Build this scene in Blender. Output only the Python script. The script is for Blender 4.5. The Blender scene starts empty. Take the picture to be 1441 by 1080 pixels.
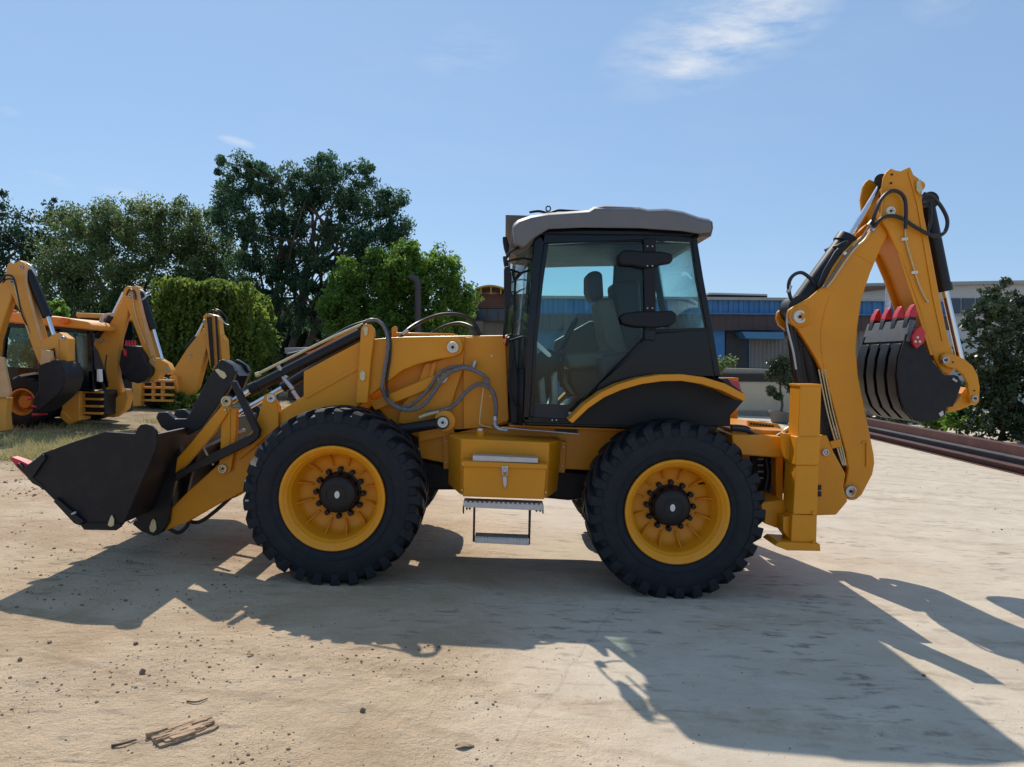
import bpy, bmesh, math, random
import numpy as np
from mathutils import Vector, Matrix, noise as mnoise

R = math.radians
random.seed(7)
rng = np.random.default_rng(11)
scene = bpy.context.scene
C = scene.collection

# ------------------------------------------------------------------ camera
CAM_Y, CAM_H, F = -4.73, 1.5, 1040.0            # metres, metres, focal length in photo pixels (1441 wide)
VPX, VPY, ROLL = 710.0, 507.0, 0.041            # where +Y vanishes, slope of the yard in the picture
wy = Vector((VPX - 720.5, -(VPY - 540.0), -F)).normalized()
wz = Vector((ROLL, 1.0, 0.0)); wz = (wz - wy * wz.dot(wy)).normalized()
wx = wy.cross(wz)
W2C = Matrix((wx, wy, wz)).transposed()         # columns: world axes in camera coordinates
C2W = W2C.transposed()
cam_d = bpy.data.cameras.new('camera')
cam_d.sensor_width = 36.0; cam_d.lens = 36.0 * F / 1441.0
cam_d.clip_start = 0.05; cam_d.clip_end = 3000
cam = bpy.data.objects.new('camera', cam_d); C.objects.link(cam)
cam.matrix_world = Matrix.Translation((0, CAM_Y, CAM_H)) @ C2W.to_4x4()
scene.camera = cam

# ------------------------------------------------------------------ sun, sky, exposure
SUN_TRAVEL = Vector((0.80, -2.08, -2.45)).normalized()
to_sun = -SUN_TRAVEL
SUN_EL = math.asin(to_sun.z); SUN_AZ = math.atan2(to_sun.x, to_sun.y)
sd = bpy.data.lights.new('sun', 'SUN'); sd.energy = 3.4; sd.angle = R(0.55); sd.color = (1.0, 0.93, 0.82)
sun = bpy.data.objects.new('sun', sd); C.objects.link(sun)
sun.rotation_euler = SUN_TRAVEL.to_track_quat('-Z', 'Y').to_euler(); sun.location = (-6, 20, 25)

world = bpy.data.worlds.new('World'); scene.world = world; world.use_nodes = True
wn, wl = world.node_tree.nodes, world.node_tree.links
wn.clear()
w_out = wn.new('ShaderNodeOutputWorld'); w_bg = wn.new('ShaderNodeBackground')
sky = wn.new('ShaderNodeTexSky'); sky.sky_type = 'NISHITA'; sky.sun_disc = False
sky.sun_elevation = SUN_EL; sky.sun_rotation = SUN_AZ
sky.air_density = 1.0; sky.dust_density = 0.35; sky.ozone_density = 2.6; sky.altitude = 600
w_bg.inputs['Strength'].default_value = 0.10
wl.new(w_bg.outputs[0], w_out.inputs[0])

scene.view_settings.view_transform = 'Standard'; scene.view_settings.look = 'None'
scene.view_settings.gamma = 1.0; scene.view_settings.use_curve_mapping = False
scene.view_settings.exposure = 0.34
scene.cycles.max_bounces = 6; scene.cycles.diffuse_bounces = 3; scene.cycles.glossy_bounces = 3; scene.cycles.transparent_max_bounces = 14
scene.cycles.caustics_reflective = False; scene.cycles.caustics_refractive = False
scene.cycles.use_denoising = True

def ray(px, py):
    return C2W @ Vector((px - 720.5, -(py - 540.0), -F))
def P(px, py, Y):
    """photo pixel -> the point of the place that lies there at distance line Y"""
    d = ray(px, py); t = (Y - CAM_Y) / d.y
    return Vector((0, CAM_Y, CAM_H)) + d * t
def G(px, py, z=0.0):
    """photo pixel -> point on the ground"""
    d = ray(px, py); t = (z - CAM_H) / d.z
    return Vector((0, CAM_Y, CAM_H)) + d * t

# thin cirrus in the sky: noise wisps stretched along the wind, thickest where the photograph shows them
def wnode(t, **kw):
    n = wn.new(t)
    for k, v in kw.items(): setattr(n, k, v)
    return n
def wmath(op, a, b=None, clamp=False):
    n = wnode('ShaderNodeMath', operation=op, use_clamp=clamp)
    for i, x in enumerate((a, b)):
        if x is None: continue
        if isinstance(x, (int, float)): n.inputs[i].default_value = x
        else: wl.new(x, n.inputs[i])
    return n.outputs[0]
tc = wnode('ShaderNodeTexCoord'); dirv = tc.outputs['Generated']
def wdot(v):
    n = wnode('ShaderNodeVectorMath', operation='DOT_PRODUCT'); wl.new(dirv, n.inputs[0]); n.inputs[1].default_value = v
    return n.outputs['Value']
def wnoise(scale, detail, rough, dist, sc=(1, 1, 1), rot=(0, 0, 0)):
    m = wnode('ShaderNodeMapping'); m.inputs['Scale'].default_value = sc; m.inputs['Rotation'].default_value = rot; wl.new(dirv, m.inputs[0])
    n = wnode('ShaderNodeTexNoise'); n.inputs['Scale'].default_value = scale; n.inputs['Detail'].default_value = detail
    n.inputs['Roughness'].default_value = rough; n.inputs['Distortion'].default_value = dist; wl.new(m.outputs[0], n.inputs[0])
    return n.outputs[0]
nz_f = wnoise(16, 9, 0.66, 0.12, (0.55, 1, 2.6), (0, R(24), 0))
nz_b = wnoise(2.2, 4, 0.5, 0.2, (1, 1, 2.5))
total = None
for (cx, cy, ex, ey, Lb, amp) in ((1005, 50, 1200, -25, 0.062, 0.62), (1090, 20, 1200, -10, 0.04, 0.40), (985, 78, 1060, 52, 0.028, 0.45), (660, 72, 740, 58, 0.035, 0.22), (333, 200, 362, 208, 0.007, 0.75),
                             (185, 276, 240, 290, 0.008, 0.45), (75, 252, 112, 263, 0.006, 0.5), (14, 158, 30, 163, 0.006, 0.5), (1330, 0, 1400, 0, .03, .25)):
    c = ray(cx, cy).normalized(); e = ray(ex, ey).normalized() - c
    La = e.length; a = e.normalized(); b = c.cross(a).normalized()
    u = wmath('MULTIPLY', wmath('SUBTRACT', wdot(a), c.dot(a)), 1 / La)
    v = wmath('MULTIPLY', wmath('SUBTRACT', wdot(b), c.dot(b)), 1 / Lb)
    rr = wmath('ADD', wmath('MULTIPLY', u, u), wmath('MULTIPLY', v, v))
    m = wmath('MULTIPLY', wmath('SUBTRACT', 1.0, rr, True), amp)
    fwd = wmath('GREATER_THAN', wdot(c), 0.0); m = wmath('MULTIPLY', m, fwd)
    total = m if total is None else wmath('ADD', total, m)
wisp = wmath('MULTIPLY', wmath('SUBTRACT', nz_f, 0.36, True), 2.9)
broad = wmath('MULTIPLY', wmath('SUBTRACT', nz_b, 0.45, True), 0.30)
fac = wmath('ADD', wmath('MULTIPLY', total, wisp), wmath('MULTIPLY', broad, wisp), True)
fac = wmath('MINIMUM', fac, 0.8)
mx = wnode('ShaderNodeMix', data_type='RGBA'); wl.new(fac, mx.inputs['Factor'])
veil = wnode('ShaderNodeMix', data_type='RGBA'); veil.inputs['Factor'].default_value = 0.60      # an even thin veil of high haze over the whole sky
wl.new(sky.outputs[0], veil.inputs['A']); veil.inputs['B'].default_value = (2.55, 4.1, 6.35, 1)
wl.new(veil.outputs['Result'], mx.inputs['A']); mx.inputs['B'].default_value = (6.4, 6.7, 7.1, 1)
wl.new(mx.outputs['Result'], w_bg.inputs['Color'])

# ------------------------------------------------------------------ materials
def mat(name, col, rough=0.5, metal=0.0, var=0.12, vscale=6.0, bump=0.0, bscale=60.0, coat=0.0, spec=0.5, dust=0.0, dustcol=(0.42, 0.34, 0.24), emit=None):
    m = bpy.data.materials.new(name); m.use_nodes = True
    nt = m.node_tree; N, L = nt.nodes, nt.links
    b = N['Principled BSDF']
    b.inputs['Metallic'].default_value = metal; b.inputs['Coat Weight'].default_value = coat
    b.inputs['Coat Roughness'].default_value = 0.12
    b.inputs['Specular IOR Level'].default_value = spec
    tcn = N.new('ShaderNodeTexCoord')
    nz = N.new('ShaderNodeTexNoise'); nz.inputs['Scale'].default_value = vscale; nz.inputs['Detail'].default_value = 6; nz.inputs['Roughness'].default_value = 0.6
    L.new(tcn.outputs['Object'], nz.inputs[0])
    mr = N.new('ShaderNodeMapRange'); mr.inputs['From Min'].default_value = 0.3; mr.inputs['From Max'].default_value = 0.7
    mr.inputs['To Min'].default_value = 1 - var; mr.inputs['To Max'].default_value = 1 + var; L.new(nz.outputs[0], mr.inputs[0])
    mul = N.new('ShaderNodeVectorMath'); mul.operation = 'SCALE'; mul.inputs[0].default_value = col[:3]; L.new(mr.outputs[0], mul.inputs['Scale'])
    colout = mul.outputs[0]
    if dust > 0:
        n2 = N.new('ShaderNodeTexNoise'); n2.inputs['Scale'].default_value = vscale * 2.3; n2.inputs['Detail'].default_value = 8; n2.inputs['Roughness'].default_value = 0.7
        L.new(tcn.outputs['Object'], n2.inputs[0])
        r2 = N.new('ShaderNodeMapRange'); r2.inputs['From Min'].default_value = 0.45; r2.inputs['From Max'].default_value = 0.8; r2.inputs['To Max'].default_value = dust
        L.new(n2.outputs[0], r2.inputs[0])
        mxx = N.new('ShaderNodeMix'); mxx.data_type = 'RGBA'; L.new(r2.outputs[0], mxx.inputs['Factor']); L.new(colout, mxx.inputs['A']); mxx.inputs['B'].default_value = (*dustcol, 1)
        colout = mxx.outputs['Result']
    L.new(colout, b.inputs['Base Color'])
    r3 = N.new('ShaderNodeMapRange'); r3.inputs['To Min'].default_value = max(0.02, rough - 0.12); r3.inputs['To Max'].default_value = min(1, rough + 0.12); L.new(nz.outputs[0], r3.inputs[0])
    L.new(r3.outputs[0], b.inputs['Roughness'])
    if bump > 0:
        n3 = N.new('ShaderNodeTexNoise'); n3.inputs['Scale'].default_value = bscale; n3.inputs['Detail'].default_value = 5
        L.new(tcn.outputs['Object'], n3.inputs[0])
        bp = N.new('ShaderNodeBump'); bp.inputs['Strength'].default_value = bump; bp.inputs['Distance'].default_value = 0.01
        L.new(n3.outputs[0], bp.inputs['Height']); L.new(bp.outputs[0], b.inputs['Normal'])
    if emit: b.inputs['Emission Color'].default_value = (*emit, 1); b.inputs['Emission Strength'].default_value = 0.0
    return m

def glass(name, tint, rough=0.0, ior=1.27):
    m = bpy.data.materials.new(name); m.use_nodes = True
    N, L = m.node_tree.nodes, m.node_tree.links
    N.clear(); o = N.new('ShaderNodeOutputMaterial')
    t = N.new('ShaderNodeBsdfTransparent'); t.inputs[0].default_value = (*tint, 1)
    g = N.new('ShaderNodeBsdfGlossy'); g.inputs['Roughness'].default_value = 0.015; g.inputs[0].default_value = (1, 1, 1, 1)
    # reflectance of a thin pane, the same from either side: r0 + (1 - r0)(1 - cos)^5
    ge = N.new('ShaderNodeNewGeometry'); dt = N.new('ShaderNodeVectorMath'); dt.operation = 'DOT_PRODUCT'; L.new(ge.outputs['Normal'], dt.inputs[0]); L.new(ge.outputs['Incoming'], dt.inputs[1])
    def mm(op, x, y):
        n = N.new('ShaderNodeMath'); n.operation = op
        for i, q in enumerate((x, y)):
            if isinstance(q, (int, float)): n.inputs[i].default_value = q
            else: L.new(q, n.inputs[i])
        return n
    f = mm('ADD', mm('MULTIPLY', mm('POWER', mm('SUBTRACT', 1.0, mm('ABSOLUTE', dt.outputs['Value'], 0.0).outputs[0]).outputs[0], 5.0).outputs[0], 0.9).outputs[0], 0.016)
    mxs = N.new('ShaderNodeMixShader'); L.new(f.outputs[0], mxs.inputs[0]); L.new(t.outputs[0], mxs.inputs[1]); L.new(g.outputs[0], mxs.inputs[2])
    L.new(mxs.outputs[0], o.inputs[0])
    return m

def leafmat(name, c1, c2, trans=0.45, rough=0.55):
    m = bpy.data.materials.new(name); m.use_nodes = True
    N, L = m.node_tree.nodes, m.node_tree.links
    N.clear(); o = N.new('ShaderNodeOutputMaterial')
    at = N.new('ShaderNodeAttribute'); at.attribute_name = 'rnd'
    mxx = N.new('ShaderNodeMix'); mxx.data_type = 'RGBA'; L.new(at.outputs['Fac'], mxx.inputs['Factor'])
    mxx.inputs['A'].default_value = (*c1, 1); mxx.inputs['B'].default_value = (*c2, 1)
    d = N.new('ShaderNodeBsdfPrincipled'); d.inputs['Roughness'].default_value = rough; L.new(mxx.outputs['Result'], d.inputs['Base Color'])
    d.inputs['Specular IOR Level'].default_value = 0.35
    t = N.new('ShaderNodeBsdfTranslucent')
    hs = N.new('ShaderNodeHueSaturation'); hs.inputs['Hue'].default_value = 0.485; hs.inputs['Value'].default_value = 1.5; L.new(mxx.outputs['Result'], hs.inputs['Color'])
    L.new(hs.outputs[0], t.inputs[0])
    ms = N.new('ShaderNodeMixShader'); ms.inputs[0].default_value = trans
    L.new(d.outputs[0], ms.inputs[1]); L.new(t.outputs[0], ms.inputs[2]); L.new(ms.outputs[0], o.inputs[0])
    return m

YEL = mat('machine_yellow_paint', (0.72, 0.275, 0.006), 0.40, var=0.09, vscale=2.2, coat=0.06, spec=0.36, dust=0.06)
YELW = mat('wheel_yellow_paint', (0.78, 0.305, 0.008), 0.42, spec=0.36, var=0.07, vscale=5, dust=0.10)
BLK = mat('black_paint', (0.010, 0.010, 0.0135), 0.42, var=0.2, vscale=5, dust=0.02, spec=0.35)
BLKM = mat('matt_black_steel', (0.011, 0.0105, 0.014), 0.5, var=0.25, vscale=4, dust=0.03, spec=0.3)
GBLK = mat('gloss_black', (0.004, 0.006, 0.011), 0.13, bump=0.03, bscale=1.5, var=0.1, vscale=4, spec=0.30)
PLAST = mat('black_plastic', (0.008, 0.010, 0.014), 0.5, spec=0.3, var=0.15, bump=0.05, bscale=200)
RUB = mat('tyre_rubber', (0.009, 0.012, 0.018), 0.62, var=0.25, vscale=7, bump=0.1, bscale=120, spec=0.3, dust=0.06, dustcol=(0.22, 0.19, 0.15))
GREY = mat('grey_roof_plastic', (0.14, 0.138, 0.142), 0.5, var=0.05, vscale=4, dust=0.12)
GREYD = mat('taupe_visor_plastic', (0.11, 0.092, 0.085), 0.55, var=0.08)
CHR = mat('chromed_rod', (0.72, 0.72, 0.75), 0.16, metal=1.0, var=0.04)
GALV = mat('galvanised_steel', (0.50, 0.50, 0.52), 0.45, metal=0.7, var=0.12, vscale=25)
CAPW = mat('white_pin_cap', (0.72, 0.70, 0.62), 0.5, var=0.06)
BRASS = mat('zinc_yellow_plate', (0.58, 0.50, 0.30), 0.42, metal=0.45, var=0.12, vscale=30)
HOSE = mat('black_rubber_hose', (0.014, 0.015, 0.018), 0.42, var=0.1, vscale=30)
SLEEVE = mat('grey_hose_sleeve', (0.16, 0.15, 0.155), 0.6, var=0.35, vscale=60, bump=0.5, bscale=180)
RED = mat('red_tooth_paint', (0.55, 0.022, 0.035), 0.4, var=0.1)
LAMP = mat('red_tail_lens', (0.42, 0.008, 0.05), 0.15, var=0.1, coat=0.5)
ORL = mat('orange_lens', (0.75, 0.13, 0.01), 0.2, coat=0.4)
WHT = mat('white_sticker', (0.75, 0.75, 0.72), 0.4, var=0.03)
GLS = glass('tinted_cab_glass', (0.82, 0.935, 0.925))
GLSC = glass('windscreen_glass', (0.90, 0.95, 0.94))
TAN = mat('beige_seat_cover', (0.10, 0.085, 0.062), 0.45, var=0.12, vscale=10, bump=0.3, bscale=25)
INT = mat('grey_interior_trim', (0.018, 0.019, 0.021), 0.6, var=0.1)
SKINW = mat('clear_wrap_plastic', (0.30, 0.29, 0.26), 0.25, var=0.15, vscale=14, bump=0.6, bscale=20)
YPARK = mat('parked_machine_yellow', (0.72, 0.31, 0.035), 0.42, var=0.08, vscale=2, dust=0.12)
YRIM = mat('parked_rim_orange', (0.58, 0.22, 0.03), 0.5, var=0.1, dust=0.2)
ORG = mat('orange_cab_roof', (0.74, 0.30, 0.05), 0.45, var=0.08)
BARK = mat('bark', (0.075, 0.06, 0.045), 0.9, var=0.3, vscale=8, bump=0.8, bscale=20)

# ------------------------------------------------------------------ shape helpers: each returns (verts, faces)
def sh_plate(pts, Y0, Y1, tr=None):
    """outline traced as photo pixels on the near face Y0, real thickness back to Y1"""
    q = [P(x, y, Y0 if tr is None else tr) for x, y in pts]
    return sh_prism([(p.x, p.z) for p in q], Y0, Y1)
def sh_prism(xz, Y0, Y1):
    n = len(xz)
    v = [(x, Y0, z) for x, z in xz] + [(x, Y1, z) for x, z in xz]
    f = [tuple(range(n)), tuple(range(2 * n - 1, n - 1, -1))]
    f += [(i, i + n, (i + 1) % n + n, (i + 1) % n) for i in range(n)]
    return v, f
def sh_box(x0, x1, y0, y1, z0, z1):
    v = [(x, y, z) for z in (z0, z1) for y in (y0, y1) for x in (x0, x1)]
    return v, [(0, 2, 3, 1), (4, 5, 7, 6), (0, 1, 5, 4), (2, 6, 7, 3), (0, 4, 6, 2), (1, 3, 7, 5)]
def frame_of(d):
    d = d.normalized(); a = Vector((0, 0, 1)) if abs(d.z) < 0.9 else Vector((1, 0, 0))
    u = d.cross(a).normalized(); return u, d.cross(u).normalized()
def sh_cyl(p0, p1, r, r2=None, seg=20):
    p0, p1 = Vector(p0), Vector(p1); r2 = r if r2 is None else r2
    u, w = frame_of(p1 - p0); v = []
    for p, q in ((p0, r), (p1, r2)):
        for i in range(seg):
            a = 2 * math.pi * i / seg; v.append(tuple(p + u * (q * math.cos(a)) + w * (q * math.sin(a))))
    f = [tuple(range(seg - 1, -1, -1)), tuple(range(seg, 2 * seg))]
    f += [(i, (i + 1) % seg, (i + 1) % seg + seg, i + seg) for i in range(seg)]
    return v, f
def spline(pts, k=8):
    pts = [Vector(p) for p in pts]; out = []
    n = len(pts)
    for i in range(n - 1):
        a, b, c, d = pts[max(i - 1, 0)], pts[i], pts[i + 1], pts[min(i + 2, n - 1)]
        for j in range(k):
            t = j / k
            out.append(0.5 * ((2 * b) + (c - a) * t + (2 * a - 5 * b + 4 * c - d) * t * t + (3 * b - a - 3 * c + d) * t ** 3))
    out.append(pts[-1]); return out
def sh_tube(pts, r, seg=8, k=8, r2=None, smooth=True):
    q = spline(pts, k) if smooth else [Vector(p) for p in pts]
    v, f = [], []; n = len(q); up = None
    for i, p in enumerate(q):
        d = (q[min(i + 1, n - 1)] - q[max(i - 1, 0)]).normalized()
        if up is None: up, _ = frame_of(d)
        up = (up - d * up.dot(d)); up = up.normalized() if up.length > 1e-5 else frame_of(d)[0]
        w = d.cross(up); rad = r if r2 is None else r + (r2 - r) * i / (n - 1)
        for s in range(seg):
            a = 2 * math.pi * s / seg; v.append(tuple(p + up * (rad * math.cos(a)) + w * (rad * math.sin(a))))
    for i in range(n - 1):
        for s in range(seg):
            f.append((i * seg + s, i * seg + (s + 1) % seg, (i + 1) * seg + (s + 1) % seg, (i + 1) * seg + s))
    f += [tuple(range(seg - 1, -1, -1)), tuple(range((n - 1) * seg, n * seg))]
    return v, f
def sh_lathe(prof, seg=64, c=(0, 0, 0), closed=False):
    """profile of (radius, y) turned about the Y axis"""
    v, f = [], []; n = len(prof)
    for r, y in prof:
        for i in range(seg):
            a = 2 * math.pi * i / seg; v.append((c[0] + r * math.cos(a), c[1] + y, c[2] + r * math.sin(a)))
    for k in range(n if closed else n - 1):
        k2 = (k + 1) % n
        for i in range(seg):
            j = (i + 1) % seg; f.append((k * seg + i, k * seg + j, k2 * seg + j, k2 * seg + i))
    return v, f
def sh_loft(secs):
    """list of equally long closed sections"""
    n = len(secs[0]); v = [tuple(p) for s in secs for p in s]; f = []
    for k in range(len(secs) - 1):
        for i in range(n):
            j = (i + 1) % n; f.append((k * n + i, k * n + j, (k + 1) * n + j, (k + 1) * n + i))
    f += [tuple(range(n - 1, -1, -1)), tuple(range((len(secs) - 1) * n, len(secs) * n))]
    return v, f
def join(*shapes):
    V, Fc = [], []
    for v, f in shapes:
        o = len(V); V += list(v); Fc += [tuple(i + o for i in t) for t in f]
    return V, Fc

def link(o, parent):
    C.objects.link(o)
    if parent is not None:
        o.parent = parent
        if parent.get('root_at') is not None: o.matrix_parent_inverse = Matrix.Translation(-Vector(parent['root_at']))
    return o
def O(name, shape, m, parent=None, bevel=0.0, smooth=40, seg=2, **props):
    v, f = shape
    me = bpy.data.meshes.new(name); me.from_pydata([tuple(x) for x in v], [], f); me.validate()
    bm = bmesh.new(); bm.from_mesh(me); bmesh.ops.recalc_face_normals(bm, faces=bm.faces); bm.to_mesh(me); bm.free()
    me.materials.append(m)
    if smooth:
        me.polygons.foreach_set('use_smooth', [True] * len(me.polygons)); me.set_sharp_from_angle(angle=R(smooth))
    o = bpy.data.objects.new(name, me); link(o, parent)
    if bevel > 0:
        b = o.modifiers.new('edge_bevel', 'BEVEL'); b.width = bevel; b.segments = seg; b.limit_method = 'ANGLE'; b.angle_limit = R(35); b.use_clamp_overlap = True
    for k, val in props.items(): o[k] = val
    return o
def thing(name, label, cat, loc=(0, 0, 0), group=None):
    o = bpy.data.objects.new(name, None); C.objects.link(o); o.location = loc; o.empty_display_size = 0.2
    o['label'] = label; o['category'] = cat; o['root_at'] = [float(x) for x in loc]
    if group: o['group'] = group
    return o
def tag(o, label, cat, group=None):
    o['label'] = label; o['category'] = cat
    if group: o['group'] = group
    return o
def plate(name, pts, Y0, Y1, m, parent, bevel=0.006, tr=None, **k): return O(name, sh_plate(pts, Y0, Y1, tr), m, parent, bevel, **k)
def rod(name, a, b, Y, rpx, m, parent, Yb=None, **k):
    """round bar between two photo pixels at distance line Y; radius given in photo pixels there"""
    return O(name, sh_cyl(P(*a, Y), P(*b, Y if Yb is None else Yb), rpx * (Y - CAM_Y) / F, **k), m, parent)
def hose(name, pts, r, m, parent, Y=None, seg=8):
    return O(name, sh_tube([P(p[0], p[1], p[2] if len(p) > 2 else Y) for p in pts], r, seg), m, parent)
def pin(parent, x, y, Y, rpx, name='pin_cap', m=None, centre=True):
    c = P(x, y, Y); r = rpx * (Y - CAM_Y) / F
    o = O(name, sh_lathe([(0.001, 0.0), (r * 0.3, 0.0), (r * 0.34, 0.006), (r * 0.6, 0.006), (r * 0.66, -0.004), (r * 0.92, -0.004), (r, 0.004), (r, 0.03)], 24, tuple(c)), m or CAPW, parent)
    if centre: O('pin_bolt', sh_lathe([(0.001, -0.006), (r * 0.24, -0.006), (r * 0.28, 0.0), (r * 0.28, 0.01)], 12, tuple(c)), BLK, o)
    return o
def bolt(parent, x, y, Y, r=0.009, m=None, name='bolt'):
    c = P(x, y, Y)
    return O(name, sh_lathe([(0.0005, -0.008), (r * 0.8, -0.008), (r, -0.005), (r, 0.004)], 6, tuple(c)), m or GALV, parent, smooth=0)
# ------------------------------------------------------------------ ground
def ground_material():
    m = bpy.data.materials.new('yard_ground'); m.use_nodes = True
    N, L = m.node_tree.nodes, m.node_tree.links
    b = N['Principled BSDF']; b.inputs['Specular IOR Level'].default_value = 0.25
    tcn = N.new('ShaderNodeTexCoord'); pos = tcn.outputs['Object']
    def nz(scale, detail=6, rough=0.6, dist=0.0, sc=(1, 1, 1), rot=0.0):
        mp = N.new('ShaderNodeMapping'); mp.inputs['Scale'].default_value = sc; mp.inputs['Rotation'].default_value = (0, 0, rot); L.new(pos, mp.inputs[0])
        n = N.new('ShaderNodeTexNoise'); n.inputs['Scale'].default_value = scale; n.inputs['Detail'].default_value = detail; n.inputs['Roughness'].default_value = rough; n.inputs['Distortion'].default_value = dist
        L.new(mp.outputs[0], n.inputs[0]); return n.outputs[0]
    def rmp(x, a, c, lo=0.0, hi=1.0):
        r = N.new('ShaderNodeMapRange'); r.inputs['From Min'].default_value = a; r.inputs['From Max'].default_value = c; r.inputs['To Min'].default_value = lo; r.inputs['To Max'].default_value = hi; L.new(x, r.inputs[0]); return r.outputs[0]
    def mixc(f, A, B):
        mm = N.new('ShaderNodeMix'); mm.data_type = 'RGBA'
        for s, x in (('A', A), ('B', B)):
            if isinstance(x, tuple): mm.inputs[s].default_value = (*x, 1)
            else: L.new(x, mm.inputs[s])
        L.new(f, mm.inputs['Factor']) if not isinstance(f, float) else None
        return mm.outputs['Result']
    def mth(op, a, c, clamp=False):
        n = N.new('ShaderNodeMath'); n.operation = op; n.use_clamp = clamp
        for i, x in enumerate((a, c)):
            if isinstance(x, (int, float)): n.inputs[i].default_value = x
            else: L.new(x, n.inputs[i])
        return n.outputs[0]
    sep = N.new('ShaderNodeSeparateXYZ'); L.new(pos, sep.inputs[0]); X, Y = sep.outputs[0], sep.outputs[1]
    big = nz(0.55, 5, 0.6, 0.4); med = nz(2.3, 8, 0.65); fine = nz(28, 6, 0.7); grit = nz(130, 3, 0.6)
    # earth at the left, worn concrete at the right with sand blown over it
    edge = mth('ADD', X, mth('MULTIPLY', mth('SUBTRACT', big, 0.5), 2.6))
    edge = mth('ADD', edge, mth('MULTIPLY', Y, 0.12))
    conc = rmp(edge, -0.35, 0.75)
    earth = mixc(rmp(med, 0.3, 0.7), (0.50, 0.34, 0.20), (0.78, 0.585, 0.385))
    earth = mixc(rmp(big, 0.35, 0.7), earth, (0.76, 0.585, 0.40))
    slab = mixc(rmp(med, 0.25, 0.75), (0.50, 0.415, 0.315), (0.64, 0.545, 0.425))
    slab = mixc(rmp(nz(0.9, 6, 0.65, 0.6, (1, 2.2, 1), 0.5), 0.52, 0.75), slab, (0.49, 0.385, 0.27))
    c = mixc(conc, earth, slab)
    # streaky damp and tyre smears
    st = nz(7.5, 4, 0.6, 0.25, (0.55, 1.9, 1), 0.12)
    stm = mth('MULTIPLY', rmp(st, 0.565, 0.64), rmp(nz(0.8, 3), 0.42, 0.56))
    c = mixc(mth('MULTIPLY', stm, 0.45), c, (0.13, 0.105, 0.085))
    # damp prints left by tyre lugs: short dashes in loose rows
    mp = N.new('ShaderNodeMapping'); mp.inputs['Scale'].default_value = (3.6, 11.0, 1); mp.inputs['Rotation'].default_value = (0, 0, 0.22); L.new(pos, mp.inputs[0])
    wv = N.new('ShaderNodeVectorMath'); wv.operation = 'ADD'; L.new(mp.outputs[0], wv.inputs[0])
    nn = N.new('ShaderNodeTexNoise'); nn.inputs['Scale'].default_value = 9; nn.inputs['Detail'].default_value = 4; L.new(pos, nn.inputs[0]); 
    ns = N.new('ShaderNodeVectorMath'); ns.operation = 'SCALE'; ns.inputs['Scale'].default_value = 0.9; L.new(nn.outputs['Color'], ns.inputs[0]); L.new(ns.outputs[0], wv.inputs[1])
    vo = N.new('ShaderNodeTexVoronoi'); vo.inputs['Scale'].default_value = 1.0; vo.inputs['Randomness'].default_value = 0.85; L.new(wv.outputs[0], vo.inputs['Vector'])
    dash = mth('MULTIPLY', rmp(vo.outputs['Distance'], 0.20, 0.34, 1, 0), rmp(nz(0.75, 4, 0.6), 0.50, 0.60))
    dash = mth('MULTIPLY', dash, rmp(nz(14, 4), 0.35, 0.6))
    dash = mth('MULTIPLY', dash, conc)
    c = mixc(mth('MULTIPLY', dash, 0.7), c, (0.12, 0.10, 0.085))
    sm = mth('MULTIPLY', rmp(nz(3.2, 7, 0.7, 0.6, (0.5, 1.6, 1), -0.2), 0.58, 0.72), 0.45)
    c = mixc(sm, c, (0.25, 0.18, 0.12))
    # wheel ruts: pairs of darker churned bands running along the yard on the earth side
    ry = mth('ADD', mth('ADD', Y, mth('MULTIPLY', X, 0.22)), mth('MULTIPLY', mth('SUBTRACT', big, 0.5), 0.9))
    wvn = N.new('ShaderNodeTexNoise'); wvn.noise_dimensions = '1D'; wvn.inputs['Scale'].default_value = 2.6; wvn.inputs['Detail'].default_value = 3; L.new(ry, wvn.inputs['W'])
    rut = mth('MULTIPLY', rmp(wvn.outputs[0], 0.54, 0.66), rmp(nz(9, 6, 0.7), 0.38, 0.60))
    c = mixc(mth('MULTIPLY', rut, 0.45), c, (0.34, 0.22, 0.13))
    pale = mth('MULTIPLY', rmp(nz(1.7, 6, 0.65, 0.5), 0.55, 0.70), rmp(nz(11, 5, 0.7), 0.35, 0.6))
    c = mixc(mth('MULTIPLY', pale, 0.45), c, (0.72, 0.60, 0.45))
    brown = mth('MULTIPLY', rmp(nz(0.62, 6, 0.7, 0.7, (1, 1.5, 1), 0.3), 0.47, 0.62), rmp(X, 0.6, -0.8))
    c = mixc(mth('MULTIPLY', brown, 0.55), c, (0.47, 0.305, 0.185))
    # grit
    c = mixc(rmp(fine, 0.58, 0.75, 0, 0.40), c, (0.22, 0.16, 0.10))
    c = mixc(rmp(grit, 0.62, 0.72, 0, 0.45), c, (0.20, 0.15, 0.10))
    c = mixc(rmp(nz(60, 4), 0.60, 0.75, 0, 0.35), c, (0.66, 0.57, 0.45))
    # farther back on the left: darker soil, some of it grown over
    far = mth('MULTIPLY', rmp(Y, 3.2, 5.2), rmp(X, -2.0, -4.0))
    soil = mixc(rmp(nz(1.1, 6, 0.65), 0.42, 0.6), (0.27, 0.17, 0.10), (0.36, 0.30, 0.15))
    c = mixc(mth('MULTIPLY', far, rmp(med, 0.25, 0.5, 0.35, 1.0)), c, soil)
    # the joint between two slabs
    jx = mth('ADD', mth('MULTIPLY', X, 0.93), mth('MULTIPLY', Y, -0.37))
    jx = mth('ADD', jx, mth('MULTIPLY', mth('SUBTRACT', med, 0.5), 0.14))
    jl = rmp(mth('ABSOLUTE', mth('SUBTRACT', jx, 0.78), 0.0), 0.004, 0.012, 1, 0)
    jl = mth('MULTIPLY', jl, rmp(big, 0.36, 0.5))
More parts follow.
